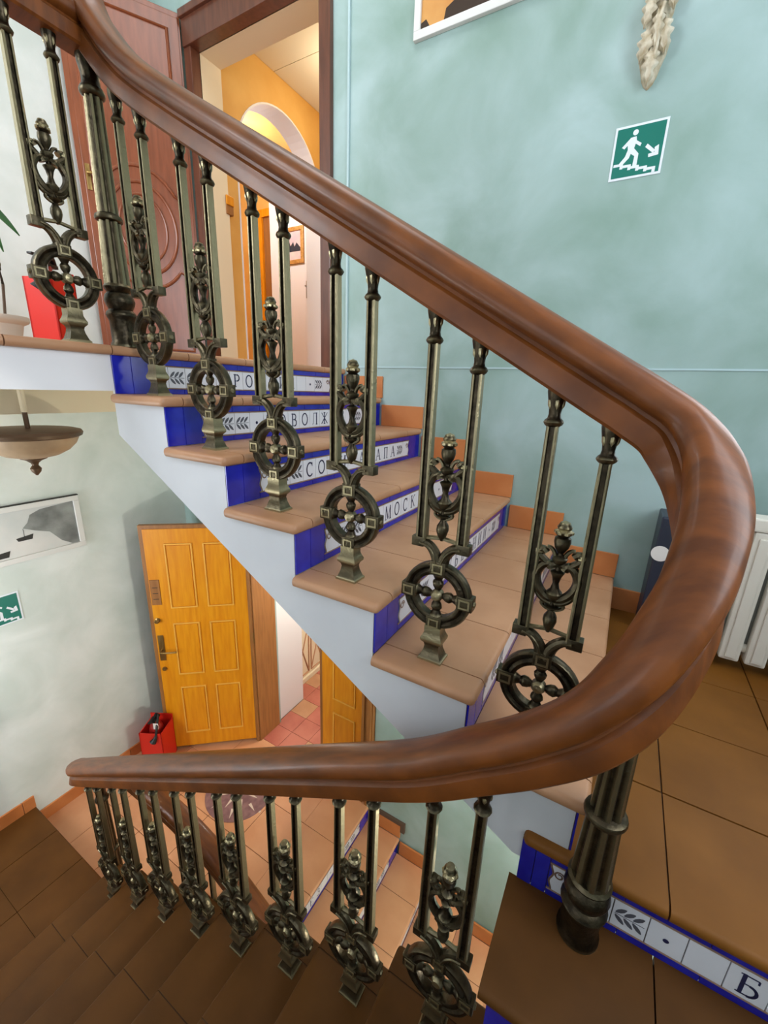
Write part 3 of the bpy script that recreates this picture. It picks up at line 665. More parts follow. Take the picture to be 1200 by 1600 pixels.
def baluster_meshes(hl_, hr_):
    key = (round(hl_, 3), round(hr_, 3))
    if 'common' not in BC:
        I = 'iron'
        f = B(I); sq(f, [(.034, 0), (.034, .006), (.029, .010), (.022, .030), (.020, .042), (.022, .050), (.030, .058), (.031, .066), (.026, .076), (.023, .084), (.023, .104)])
        wl = B(I); ring_profile_box(wl, .060, .094, .0135, 36, (0, 0, .193))
        for a in range(4):
            cx, cz = .079 * math.cos(a * PI / 2), .193 + .079 * math.sin(a * PI / 2)
            block(wl, cx, cz, .021, .0185, .0155)
        for s in (-1, 1):       # little knobs at the outer rim
            q = B(I); wl.T = Matrix.Translation((s * .0985, 0, .193)) @ Matrix.Rotation(PI / 2, 4, 'Y'); wl.lathe([(.006, -.006), (.009, 0), (.006, .006)], n=8); wl.T = None
        cr = B(I)
        for a in range(4):
            cr.T = Matrix.Translation((0, 0, .193)) @ Matrix.Rotation(a * PI / 2, 4, 'Y')
            cr.lathe([(.009, .006), (.008, .016), (.014, .026), (.0155, .036), (.010, .044), (.014, .052), (.019, .060)], n=10, squash=(1, .8))
        cr.T = Matrix.Translation((0, 0, .193)) @ Matrix.Rotation(PI / 2, 4, 'X'); cr.lathe([(.0, -.018), (.011, -.016), (.017, -.008), (.017, .008), (.011, .016), (.0, .018)], n=12); cr.T = None
        fk = B(I)
        for s in (-1, 1):
            pts = catmull([(s * .006, 0, .276), (s * .009, 0, .292), (s * .018, 0, .312), (s * .034, 0, .328), (s * .055, 0, .334)], 6)
            fk.tube(pts, [.017, .017, .017, .0165, .016, .016, .0155, .015, .015, .0145, .0145, .014, .014, .0135, .0135, .013, .013, .0125, .0125, .012, .012, .012, .012, .012, .012], 8, ref=(0, 1, 0), flat=1.0)
            pts2 = [p + Vector((0, .0145, 0)) for p in pts]; fk.tube(pts2, .0035, 6, ref=(0, 1, 0))
            pts2 = [p + Vector((0, -.0145, 0)) for p in pts]; fk.tube(pts2, .0035, 6, ref=(0, 1, 0))
            fk.bbox(s * .044 if s > 0 else -.078, .078 if s > 0 else -.044, -.014, .014, .322, .348, .002)
        fk.lathe([(.012, .268), (.016, .276), (.012, .284)], n=10)
        fk.tube([(-.05, 0, .345), (0, 0, .352), (.05, 0, .345)], .006, 6, ref=(0, 1, 0))
        orn = B(I); orn.T = Matrix.Diagonal((1.12, 1.3, 1, 1))
        orn.lathe([(.004, .345), (.010, .358), (.014, .374), (.013, .386), (.008, .396), (.006, .402), (.016, .412), (.007, .416), (.006, .424), (.012, .432), (.016, .446), (.009, .456), (.006, .470), (.009, .485), (.014, .497), (.006, .502), (.005, .510), (.013, .522), (.015, .530), (.006, .538), (.005, .545)], n=12)
        for s in (-1, 1):
            orn.tube(catmull([(0, 0, .430), (s * .018, 0, .436), (s * .034, 0, .458), (s * .039, 0, .484), (s * .030, 0, .506), (s * .018, 0, .514), (s * .012, 0, .504)], 5), [.0095] * 31, 8, ref=(0, 1, 0))
            orn.tube(catmull([(0, 0, .518), (s * .016, 0, .512), (s * .030, 0, .522), (s * .040, 0, .534), (s * .034, 0, .545), (s * .026, 0, .538)], 5), [.0085] * 26, 8, ref=(0, 1, 0))
            orn.tube(catmull([(s * .004, 0, .420), (s * .018, 0, .424), (s * .030, 0, .434), (s * .034, 0, .446), (s * .027, 0, .450)], 5), [.008 - .0002 * i for i in range(21)], 8, ref=(0, 1, 0))
            orn.tube(catmull([(0, 0, .404), (s * .010, 0, .404), (s * .020, 0, .412), (s * .019, 0, .420)], 4), .0045, 6, ref=(0, 1, 0))
            orn.tube(catmull([(s * .008, 0, .520), (s * .010, 0, .538), (s * .018, 0, .550), (s * .026, 0, .552)], 4), .0045, 6, ref=(0, 1, 0))
            orn.lathe([(0, -.009), (.009, -.004), (.009, .004), (0, .009)], (s * .039, 0, .541), 8)
            orn.lathe([(0, -.007), (.007, -.003), (.007, .003), (0, .007)], (s * .028, 0, .508), 8)
        fin = B(I); fin.T = Matrix.Diagonal((1.15, 1.15, 1, 1))
        fin.lathe([(.005, .540), (.008, .546), (.013, .556), (.0155, .568), (.0145, .578), (.010, .582), (.015, .586), (.0165, .592), (.012, .597), (.014, .602), (.011, .608), (.009, .613), (.0, .617)], n=12)
        for k in range(6):
            a = k * PI / 3; fin.lathe([(0, -.006), (.006, -.002), (.006, .003), (0, .007)], (.012 * math.cos(a), .012 * math.sin(a), .590), 6)
        BC['common'] = [(n, m.mesh(n, True, 35)) for n, m in (('foot', f), ('wheel', wl), ('wheel_cross', cr), ('fork', fk), ('ornament', orn))]
        BC['finial'] = fin.mesh('finial', True, 40)
    if key not in BC:
        bars = []
        for x, h in ((-.055, hl_), (.055, hr_)):
            mb = B('iron')
            t = h - .066
            # cross-section with a sunk flute on the two broad faces
            prof = [(-.0138, -.010), (-.0105, -.013), (-.0065, -.013), (-.0050, -.006), (.0050, -.006), (.0065, -.013), (.0105, -.013), (.0138, -.010), (.0138, .010), (.0105, .013), (.0065, .013), (.0050, .006), (-.0050, .006), (-.0065, .013), (-.0105, .013), (-.0138, .010)]
            vs = [(x + a, c, .338) for a, c in prof] + [(x + a * .85, c * .85, t) for a, c in prof]; n = len(prof)
            mb.add(vs, [tuple(range(n)), tuple(range(n, 2 * n))] + [(i, (i + 1) % n, (i + 1) % n + n, i + n) for i in range(n)])
            cap = B('iron'); cap.lathe([(.013, t - .004), (.018, t), (.0205, t + .005), (.018, t + .010), (.0135, t + .014), (.012, t + .022), (.013, t + .032), (.0155, t + .044), (.018, t + .056), (.020, t + .066), (.020, t + .080)], (x, 0, 0), 12)
            for k in range(5):
                a = 2 * PI * k / 5; cap.lathe([(0, -.014), (.005, -.006), (.006, .004), (0, .012)], (x + .012 * math.cos(a), .012 * math.sin(a), t + .044), 6)
            bars.append((mb.mesh('bar', True, 30), cap.mesh('capital', True, 40)))
        BC[key] = bars
    return BC['common'], BC['finial'], BC[key]
def baluster(loc, rz, hl_, hr_, label, group):
    M = Matrix.Translation(loc) @ Matrix.Rotation(rz, 4, 'Z')
    t = thing('baluster', loc, label, 'baluster', group, M=M)
    com, fin, bars = baluster_meshes(hl_, hr_)
    for n, me in com:
        o = put(n, me, t, M)
        if n == 'ornament': put('finial', fin, o, M)
    for me, cap in bars:
        o = put('bar', me, t, M); put('capital', cap, o, M)
    return t
HB = .850; DS = .589 * .055
ordl = ['lowest', 'second', 'third', 'fourth', 'fifth', 'topmost']
for k in range(6):
    x = -k * G - .13; z = (k + 1) * R
    lab = ['dark iron baluster on the lowest upper tread, partly hidden by the handrail', 'large dark iron baluster in front of the green wall, second tread up the upper flight',
           'dark iron baluster on the third tread up of the upper flight', 'dark iron baluster on the fourth tread up of the upper flight',
           'dark iron baluster on the fifth tread up of the upper flight', 'dark iron baluster on the top tread just below the upper landing'][k]
    baluster((x, .075, z), 0, HB + DS, HB - DS, lab, 'balusters of the upper flight')
n8 = ['nearest the turn', 'second from the turn', 'third from the turn', 'fourth from the turn', 'fifth from the turn', 'sixth from the turn', 'seventh from the turn', 'farthest from the turn']
for j in range(8):
    x = -.235 - G2 * j; z = -(4 + j) * R
    baluster((x, -.15, z), 0, loz(x - .055) - z - .05, loz(x + .055) - z - .05, 'dark iron baluster of the lower flight, ' + n8[j], 'balusters of the lower flight')
baluster((-1.705, -.085, LZ), PI / 2, HB, HB, 'iron baluster on the landing edge in front of the red box', 'balusters of the upper landing')
baluster((-1.705, -.36, LZ), PI / 2, HB, HB, 'iron baluster cut by the left edge, on the upper landing', 'balusters of the upper landing')
for i, x in enumerate((-2.0, -1.72, -1.46)):
    h = lambda q: min(hp, key=lambda p: abs(p.x - q) + abs(p.y - .05) + (10 if p.z > -.9 else 0)).z - FZ - .05
    baluster((x, .05, FZ), 0, h(x - .055), h(x + .055), ['iron baluster on the lower floor, beside the lower newel', 'iron baluster on the lower floor, behind the lower flight', 'iron baluster on the lower floor at the edge of the lowest flight'][i], 'balusters on the lower floor')
for j in (1, 2):
    x = -1.33 + (j - .5) * GB; z = FZ - j * R
    baluster((x, .07, z), 0, bez(x - .055) - z - .05, bez(x + .055) - z - .05, 'iron baluster on the %s tread of the lowest flight' % ('first', 'second')[j - 1], 'balusters of the lowest flight')

# ------------------------------------------------------------------ newel posts
def newel(loc, H, label):
    t = thing('newel_post', loc, label, 'newel post')
    M = Matrix.Translation(loc)
    base = B('iron').lathe([(.046, 0), (.046, .010), (.041, .018), (.041, .10 * H), (.047, .115 * H), (.050, .125 * H), (.047, .135 * H), (.038, .145 * H), (.046, .165 * H), (.049, .18 * H), (.044, .20 * H), (.036, .21 * H), (.044, .222 * H), (.046, .23 * H), (.040, .24 * H)], n=24)
    obj('base', base, t, True, M)
    def fluted(r0, r1, z0, z1, n=8):
        mb = B('iron'); vs = []; fs = []; m = n * 4
        for (r, z) in ((r0, z0), (r1, z1)):
            for k in range(m):
                q = k % 4; rr = r * (1 if q in (0, 1) else .80); a = 2 * PI * (k + (.15 if q == 1 else -.15 if q == 3 else 0)) / m; vs.append((rr * math.cos(a), rr * math.sin(a), z))
        fs = [(k, (k + 1) % m, (k + 1) % m + m, k + m) for k in range(m)] + [tuple(range(m)), tuple(range(m, 2 * m))]
        mb.add(vs, fs); return mb
    obj('lower_shaft', fluted(.041, .034, .235 * H, .47 * H), t, True, M, angle=25)
    obj('collar', B('iron').lathe([(.032, .462 * H), (.041, .468 * H), (.043, .476 * H), (.041, .484 * H), (.030, .492 * H)], n=24), t, True, M)
    obj('upper_shaft', fluted(.032, .026, .485 * H, .87 * H), t, True, M, angle=25)
    obj('capital', B('iron').lathe([(.026, .862 * H), (.035, .87 * H), (.037, .88 * H), (.033, .89 * H), (.026, .90 * H), (.026, .93 * H), (.032, .96 * H), (.036, H), (.036, H + .015)], n=20), t, True, M)
newel((.050, -.045, -R), .600 + R, 'stout fluted iron newel post on the step under the curved handrail')
newel((-1.705, .075, LZ), .86, 'fluted iron newel post at the corner of the upper landing')
newel((-2.325, -.055, FZ), .965, 'dark iron newel post at the foot of the lower flight')

# ------------------------------------------------------------------ lower doors and the hall behind them
def casing(name, x0, x1, y, z0, z1, wd, m, label, sides='LR', depth=.03, proud=.03):
    t = put(name, None, None, Matrix.Translation((x0, y, z0)), kind='structure', label=label, category='door casing')
    def jamb(a, c, nm='jamb'):
        j = obj(nm, B(m).bbox(a, c, y - proud, y + .22, z0, z1, .004), t)
        w3 = (c - a) / 3
        obj('moulding', B(m).bbox(a + w3 * .2, a + w3 * .9, y - proud - .012, y - proud + .002, z0, z1, .004).bbox(a + w3 * 1.7, a + w3 * 2.7, y - proud - .018, y - proud + .002, z0, z1, .004), j)
    if 'L' in sides: jamb(x0 - wd, x0)
    if 'R' in sides: jamb(x1, x1 + wd)
    obj('lintel', B(m).bbox(x0 - wd, x1 + wd, y - proud, y + .10, z1, z1 + wd * .9, .004).bbox(x0 - wd, x1 + wd, y - proud - .015, y - proud + .002, z1 + wd * .25, z1 + wd * .7, .004), t)
    return t
casing('trim_3', LDX0 + .006, LDX1 - .106, WL, FZ, LDZ, .10, 'wood_casing', 'brown moulded wooden casing round the lower double door')
def door_leaf(name, hinge, dvec, width, z0, z1, mface, mback, medge, cols, rows, label, swap=False):
    d = Vector((dvec[0], dvec[1], 0)).normalized(); n = d.cross(Vector((0, 0, 1)))
    if n.dot(Vector((-.05, -.86, 0)) - Vector((hinge[0], hinge[1], 0))) < 0: n = -n
    M = frame(d, (0, 0, 1), n, (hinge[0], hinge[1], z0)); H = z1 - z0
    o = obj(name, B(mback).bbox(0, width, 0, H, -.045, -.006, .003), None, M=M, kind='structure', label=label, category='door')
    obj('leaf_face', B(mface).bbox(.012, width - .03, .008, H - .03, -.012, 0, .003), o, M=M)
    for (a, c) in cols:
        for (r0, r1) in rows:
            x0, x1, y0, y1 = a * width, c * width, r0 * H, r1 * H
            pn = obj('panel', B(mface).bbox(x0 + .018, x1 - .018, y0 + .018, y1 - .018, -.002, .004, .002), o, M=M)
            t = .011; mb = B(medge)
            mb.bbox(x0, x1, y0, y0 + t, -.001, .010, .003); mb.bbox(x0, x1, y1 - t, y1, -.001, .010, .003); mb.bbox(x0, x0 + t, y0 + t, y1 - t, -.001, .010, .003); mb.bbox(x1 - t, x1, y0 + t, y1 - t, -.001, .010, .003)
            obj('panel_moulding', mb, pn, M=M)
    return o, M
ROWS = [(.075, .305), (.365, .60), (.665, .93)]
d1, M1 = door_leaf('door_1', (-2.53, 1.295), (-.762, -.648), .787, FZ + .02, FZ + 2.13, 'wood_orange', 'wood_casing', 'wood_orange_edge', [(.16, .42), (.52, .78)], ROWS, 'orange panelled door leaf standing open beside the red box')
hd = B('brass'); hd.bbox(.700, .745, .92, 1.16, 0, .006, .002)
hd.tube([(.722, 1.02, .004), (.722, 1.02, .045), (.700, 1.02, .052), (.600, 1.02, .050)], .008, 8, ref=(0, 1, 0))
obj('door_handle', hd, d1, True, M1, label='brass lever handle')
kb = B('brass').lathe([(.022, 0), (.022, .006), (.010, .010), (.012, .022), (.018, .028), (.012, .036)], (.728, 1.30, 0), 14); obj('lock_knob', kb, d1, True, M1)
obj('lock_cylinder', B('brass').lathe([(.018, 0), (.018, .012), (.008, .014)], (.722, .84, 0), 14), d1, True, M1)
mp_ = obj('mail_plate', B('wood_casing').bbox(.680, .750, 1.44, 1.66, 0, .006, .002), d1, M=M1, label='small metal plate'); 
for i in range(3): obj('slot', B('frame_black').box(.695, .735, 1.49 + .05 * i, 1.495 + .05 * i, .006, .007), mp_, M=M1)
for zz in (.25, 1.05, 1.85): obj('hinge', B('brass').lathe([(.010, 0), (.010, .10)], (-.006, .004, zz), 10), d1, M=frame((1, 0, 0), (0, 1, 0), (0, 0, 1), (-2.515, 1.29, FZ)))
d2, M2 = door_leaf('door_2', (LDX1 - .10, WL + .05), (-1, 0), .47, FZ + .01, LDZ - .005, 'wood_orange', 'wood_casing', 'wood_orange_edge', [(.24, .70)], ROWS, 'narrow orange panelled door leaf closed in the right half of the lower doorway')
# hall
HY = 3.4
st('wall_lower_hall', B('paint_white').box(-2.62, -2.535, W + .16, 1.93, FZ, .2).box(-3.4, -3.3, W + .16, HY, FZ, .2).box(-3.3, -1.0, HY, HY + .1, FZ, .2).box(-1.1, -1.0, W + .16, HY, FZ, .2), 'white walls of the hall behind the lower door', 'wall')
st('ceiling_lower_hall', B('ceiling_white').box(-3.4, -1.0, W + .16, HY + .1, .2, .28), 'pale ceiling of the hall behind the lower door', 'ceiling')
hf = obj('floor_lower_hall', B('grout').box(-3.4, -1.0, WL - .02, HY, FZ - .1, FZ - .008), kind='structure', label='red and tan tiled floor of the hall behind the lower door', category='floor')
ny = 0; y = WL
while y < 3.2:
    nx = 0; x = -2.53 if y < 1.92 else -3.12
    while x < -1.45:
        k = (nx * 7 + ny * 5) % 4
        put('floor_tile', plain_tile(.198, .198, ('tile_red', 'tile_red', 'tile_tread', 'tile_red')[k], .008), hf, Matrix.Translation((x + .1, y + .1, FZ - .008)))
        x += .2; nx += 1
    y += .2; ny += 1
cab = thing('console_cabinet', (-2.9, 2.2, FZ), 'cream cabinet with interlaced fretwork in the hall behind the lower door', 'cabinet')
obj('body', B('plaster_cream').bbox(-3.1, -2.70, 1.98, 2.75, FZ + .06, FZ + .80, .01), cab)
obj('plinth', B('plaster_cream').bbox(-3.1, -2.68, 1.96, 2.77, FZ, FZ + .06, .006), cab)
for i in range(3):
    mb = B('tile_tread'); y0 = 2.02 + i * .24; xx = -2.698
    for (p0, p1) in (((0, .1), (.2, .7)), ((.2, .1), (0, .7)), ((0, .1), (0, .7)), ((.2, .1), (.2, .7)), ((0, .7), (.2, .7)), ((0, .1), (.2, .1))):
        mb.tube([(xx, y0 + p0[0], FZ + p0[1]), (xx, y0 + p1[0], FZ + p1[1])], .008, 6)
    obj('fretwork', mb, cab)

# ------------------------------------------------------------------ upper doorway, its door and the hall with the arch
t4 = put('trim_4', None, None, Matrix.Translation((UDX0, W, LZ)), kind='structure', label='dark mahogany casing round the upper doorway', category='door casing')
obj('jamb', B('wood_dark').bbox(UDX1 - .03, UDX1 + .045, W - .03, W + .05, LZ, UDZ, .005), t4)
obj('jamb', B('wood_dark').bbox(UDX0 - .06, UDX0 + .006, W - .015, W + .06, LZ, UDZ, .005), t4)
obj('lintel', B('wood_dark').bbox(UDX0 - .05, UDX1 + .045, W - .03, W + .06, UDZ - .006, UDZ + .17, .005).bbox(UDX0 - .05, UDX1 + .06, W - .05, W, UDZ + .13, UDZ + .17, .005), t4)
obj('reveal', B('plaster_cream').box(UDX0, UDX0 + .006, W + .05, W + .22, LZ, UDZ).box(UDX0, UDX1, W + .05, W + .22, UDZ - .006, UDZ).box(UDX1 - .006, UDX1, W + .05, W + .22, LZ, UDZ), t4)
d3, M3 = door_leaf('door_3', (-2.945, 1.385), (-.5, -.866), .66, LZ + .01, UDZ + .17, 'wood_mahogany', 'wood_mahogany', 'wood_mahogany', [], [], 'open mahogany door leaf with curved panels on the upper landing')
def loop(name, pts, r=.011):
    mb = B('wood_mahogany'); mb.tube([(x, y, .002) for x, y in pts], r, 8, ref=(0, 0, 1), close=True); obj(name, mb, d3, True, M3)
W3 = .66
loop('panel_moulding', arc(W3 / 2, .86, .20, .27, 0, 352, 40)); loop('panel_moulding', arc(W3 / 2, .86, .14, .20, 0, 352, 40), .008)
loop('panel_moulding', [(.08, 2.00), (W3 - .08, 2.00), (W3 - .08, 1.06)] + arc(W3 / 2, .86, .27, .36, 40, 140, 14) + [(.08, 1.06)])
loop('panel_moulding', [(.08, .10), (W3 - .08, .10), (W3 - .08, .60)] + arc(W3 / 2, .86, .27, .36, -40, -140, 14) + [(.08, .60)])
hd = B('brass').bbox(.595, .62, 1.02, 1.16, 0, .006, .002); hd.tube([(.605, 1.10, .004), (.605, 1.10, .05), (.58, 1.10, .055), (.49, 1.10, .052)], .008, 8, ref=(0, 1, 0))
obj('door_handle', hd, d3, True, M3, label='steel lever handle')
# arch wall (plane X = -2.9, facing +X)
AX = -2.90; HC = 3.38; AC, AR, AS = 2.245, .495, 2.67
mb = B('plaster_ochre')
for xx in (AX, AX - .16):
    mb.add([(xx, W + .16, LZ), (xx, AC - AR, LZ), (xx, AC - AR, HC), (xx, W + .16, HC)], [(0, 1, 2, 3)])
    mb.add([(xx, AC + AR, LZ), (xx, 3.7, LZ), (xx, 3.7, HC), (xx, AC + AR, HC)], [(0, 1, 2, 3)])
    pa = arc(AC, AS, AR, AR, 180, 0, 28)
    for (p, q) in zip(pa[:-1], pa[1:]): mb.add([(xx, p[0], p[1]), (xx, q[0], q[1]), (xx, q[0], HC), (xx, p[0], HC)], [(0, 1, 2, 3)])
wa = st('wall_upper_hall', mb, 'ochre plaster wall with a white round arch in the upper hall', 'wall')
mb = B('paint_white'); pa = [(AC - AR, LZ)] + arc(AC, AS, AR, AR, 180, 0, 28) + [(AC + AR, LZ)]
pi = [(AC - AR + .012, LZ)] + arc(AC, AS, AR - .012, AR - .012, 180, 0, 28) + [(AC + AR - .012, LZ)]
for i in range(len(pa) - 1):
    a, c, e, f = pa[i], pa[i + 1], pi[i + 1], pi[i]
    vs = [(AX + .006, *a), (AX + .006, *c), (AX + .006, *e), (AX + .006, *f), (AX - .17, *a), (AX - .17, *c), (AX - .17, *e), (AX - .17, *f)]
    mb.add(vs, [(0, 1, 2, 3), (4, 5, 6, 7), (2, 3, 7, 6), (0, 1, 5, 4)])
obj('arch_lining', mb, wa)
b = B('plaster_ochre').box(AX, -1.0, 3.6, 3.7, LZ, HC).box(-1.1, -1.0, W + .16, 3.7, LZ, HC)
st('wall_upper_hall_end', b, 'ochre end walls of the upper hall', 'wall')
uc = obj('ceiling_upper_hall', B('grout').box(-5.3, -1.0, W + .16, 3.7, HC + .006, HC + .08), kind='structure', label='pale panelled ceiling of the upper hall', category='ceiling')
x = AX
while x < -1.05:
    y = W + .16
    while y < 3.6:
        put('ceiling_panel', plain_tile(.597, .597, 'ceiling_white', .012), uc, Matrix.Translation((x + .3, y + .3, HC - .005))); y += .6
    x += .6
put('ceiling_panel', B('plaster_ochre').box(-5.3, AX - .16, W + .16, 3.7, HC - .004, HC + .006).mesh('ceiling_panel'), uc)
st('floor_upper_hall', B('tile_tread').box(-5.3, -1.0, W + .16, 3.7, LZ - .1, LZ).box(UDX0 + .004, UDX1 - .004, W + .001, W + .16, LZ - .02, LZ - .0005), 'tiled floor of the upper hall', 'floor')
# room behind the arch
b = B('paint_white').box(-4.08, AX - .16, 3.28, 3.38, LZ, HC); st('wall_far_room', b, 'white wall of the room behind the arch', 'wall')
b = B('plaster_ochre').box(-5.3, -4.08, 3.36, 3.46, LZ, HC).box(-5.3, -5.2, W + .16, 3.4, LZ, HC).box(-5.3, AX - .16, W + .06, W + .16, LZ, HC); st('wall_far_room_side', b, 'yellow walls of the room behind the arch', 'wall')
o = put('trim_5', None, None, Matrix.Translation((-4.2, 3.36, LZ)), kind='structure', label='orange wooden door frame behind the arch', category='door casing')
obj('jamb', B('wood_orange').bbox(-4.31, -4.24, 3.31, 3.38, LZ, 2.95, .004), o); obj('door_panel', B('wood_casing').bbox(-4.24, -4.08, 3.34, 3.37, LZ, 2.95, .004), o); obj('lintel', B('wood_orange').bbox(-4.31, -4.08, 3.31, 3.38, 2.95, 3.03, .004), o)
dw = obj('door_4', B('paint_white').bbox(-3.535, -3.10, 3.25, 3.285, LZ, 2.90, .004), kind='structure', label='white door with a small handle behind the arch', category='door')
obj('door_handle', B('steel').bbox(-3.515, -3.49, 3.243, 3.25, 2.02, 2.20, .002).tube([(-3.50, 3.25, 2.14), (-3.50, 3.21, 2.14), (-3.42, 3.205, 2.14)], .008, 8), dw, True)
def picture(name, M, w, h, fw, mframe, mback, label, cat='picture', depth=.022, mat_=None):
    t = thing(name, (0, 0, 0), label, cat, M=M)
    mb = B(mframe)
    mb.bbox(-w / 2, w / 2, -h / 2, -h / 2 + fw, 0, depth, .003); mb.bbox(-w / 2, w / 2, h / 2 - fw, h / 2, 0, depth, .003)
    mb.bbox(-w / 2, -w / 2 + fw, -h / 2 + fw, h / 2 - fw, 0, depth, .003); mb.bbox(w / 2 - fw, w / 2, -h / 2 + fw, h / 2 - fw, 0, depth, .003)
    obj('frame', mb, t, M=M)
    pr = obj('print', B(mback).box(-w / 2 + fw * .6, w / 2 - fw * .6, -h / 2 + fw * .6, h / 2 - fw * .6, .001, depth * .45), t, M=M)
    return t, pr
Mp = frame((1, 0, 0), (0, 0, 1), (0, -1, 0), (-3.745, 3.279, 2.58))
t, pr = picture('picture_frame', Mp, .37, .37, .04, 'frame_gold', 'print_lilac', 'gilt framed lilac landscape picture on the white wall behind the arch')
mb = B('navy_plastic'); zt = .022 * .45 + .0006
mb.prism([(-.13, -.05), (-.05, -.02), (-.03, .05), (-.01, .0), (.03, .04), (.05, -.01), (.08, .03), (.14, -.03), (.14, -.06), (-.13, -.06)], zt, zt + .0004, 'z'); obj('print_hills', mb, pr, M=Mp)
sc = thing('wall_box', (AX, 1.66, 2.30), 'small brown box on the ochre wall beside the arch', 'box')
obj('body', B('wood_casing').bbox(AX, AX + .035, 1.60, 1.665, 2.24, 2.36, .006), sc); obj('lid', B('wood_orange').bbox(AX + .03, AX + .042, 1.60, 1.665, 2.30, 2.36, .004), sc)

# ------------------------------------------------------------------ things on the walls
def exit_sign(M, s, label):
    t = thing('exit_sign', (0, 0, 0), label, 'sign', 'stair exit signs', M=M)
    obj('plate', B('sign_white').bbox(-s / 2, s / 2, -s / 2, s / 2, 0, .003, .0008), t, M=M)
    q = s * .455; fld = obj('green_field', B('sign_green').box(-q, q, -q, q, .003, .0034), t, M=M)
    u = lambda x, y: ((x - .5) * 2 * q, (.5 - y) * 2 * q)       # unit square, y down
    z = .0036; mb = B('sign_white')
    ellipse(mb, *u(.39, .12), .058 * 2 * q, .058 * 2 * q, 0, z, 18)
    def poly(pts, k=[0]): 
        k[0] += 1; mb.add([(*u(x, y), z + .00002 * (k[0] % 9)) for x, y in pts], [tuple(range(len(pts)))])
    poly([(.30, .21), (.42, .20), (.44, .30), (.40, .46), (.28, .46), (.26, .36)])           # torso
    poly([(.31, .21), (.36, .26), (.20, .42), (.14, .38)])                                    # rear arm
    poly([(.40, .33), (.43, .28), (.55, .36), (.53, .42)])                                    # front arm
    poly([(.28, .44), (.38, .46), (.33, .62), (.18, .77), (.12, .72), (.24, .58)])            # rear leg
    poly([(.33, .46), (.41, .44), (.52, .56), (.52, .80), (.43, .80), (.44, .60), (.33, .52)])  # front leg
    poly([(.68, .40), (.86, .56), (.82, .61), (.64, .46)])                                    # arrow
    poly([(.92, .46), (.94, .66), (.86, .64), (.84, .50)]); poly([(.94, .66), (.74, .68), (.73, .61), (.90, .59)])
    sp = [u(.02, .735)]
    for i in range(5): sp += [u(.02 + .175 * (i + 1), .735 + .044 * i), u(.02 + .175 * (i + 1), .735 + .044 * (i + 1))]
    for p0, p1 in zip(sp[:-1], sp[1:]):
        hz = abs(p0[1] - p1[1]) < 1e-6
        if hz: mb.add([(p0[0], p0[1] - .055 * q, z), (p1[0] + .03 * q, p1[1] - .055 * q, z), (p1[0] + .03 * q, p1[1] + .055 * q, z), (p0[0], p0[1] + .055 * q, z)], [(0, 1, 2, 3)])
        else: mb.add([(p0[0] - .07 * q, p0[1] + .05 * q, z + .0001), (p0[0] - .07 * q, p1[1] - .09 * q, z + .0001), (p0[0] + .06 * q, p1[1] - .09 * q, z + .0001), (p0[0] + .06 * q, p0[1] + .05 * q, z + .0001)], [(0, 1, 2, 3)])
    obj('pictogram', mb, fld, M=M)
exit_sign(frame((1, 0, 0), (0, 0, 1), (0, -1, 0), (-.207, W, 2.012)), .188, 'green exit sign with a running figure on the blue-green wall under the ornament')
exit_sign(frame((0, 1, 0), (0, 0, 1), (1, 0, 0), (XL, -.022, -.415)), .205, 'green exit sign on the pale left wall, cut by the edge')
Mp = frame((1, 0, 0), (0, 0, 1), (0, -1, 0), (-1.262 + .33, W, 2.652 + .24))
t, pr = picture('picture_frame', Mp, .66, .48, .034, 'frame_white', 'print_warm', 'white framed golden sunset picture at the top of the green wall')
mb = B('soil'); zt = .022 * .45 + .0006
mb.prism([(-.30, -.21), (-.30, -.18), (-.27, -.17), (-.25, -.20), (-.18, -.205), (-.17, -.16), (-.10, -.13), (0, -.12), (.1, -.15), (.3, -.14), (.3, -.21)], zt, zt + .0004, 'z'); obj('print_trees', mb, pr, M=Mp)
Mp = frame((0, 1, 0), (0, 0, 1), (1, 0, 0), (XL, .515 - .36, .065))
t, pr = picture('picture_frame', Mp, .72, .375, .035, 'frame_white', 'print_paper', 'white framed grey seascape print on the pale left wall', depth=.02)
obj('top_edge', B('frame_black').box(-.36, .36, .1875, .194, 0, .02), t, M=Mp)
zt = .02 * .45 + .0006
mb = B('print_cloud'); mb.prism([(.02, .03), (.05, .06), (.07, .11), (.13, .135), (.325, .152), (.325, -.152), (.28, -.15), (.22, -.11), (.16, -.03), (.08, .0)], zt, zt + .0003, 'z'); obj('print_cliff', mb, pr, M=Mp)
mb = B('print_cloud'); mb.prism([(-.325, .10), (-.22, .06), (-.12, -.01), (-.14, -.08), (-.2, -.15), (-.325, -.15)], zt, zt + .0003, 'z'); obj('print_rocks', mb, pr, M=Mp)
mb = B('frame_black')
for cx, cy, sc_ in ((.02, -.03, 1.0), (-.13, -.11, 1.3)):
    mb.prism([(cx - .045 * sc_, cy), (cx + .05 * sc_, cy + .012), (cx + .04 * sc_, cy - .022 * sc_), (cx - .035 * sc_, cy - .022 * sc_)], zt + .0004, zt + .0007, 'z')
    mb.box(cx - .001, cx + .002, cy, cy + .055 * sc_, zt + .0004, zt + .0007)
obj('print_boats', mb, pr, M=Mp)

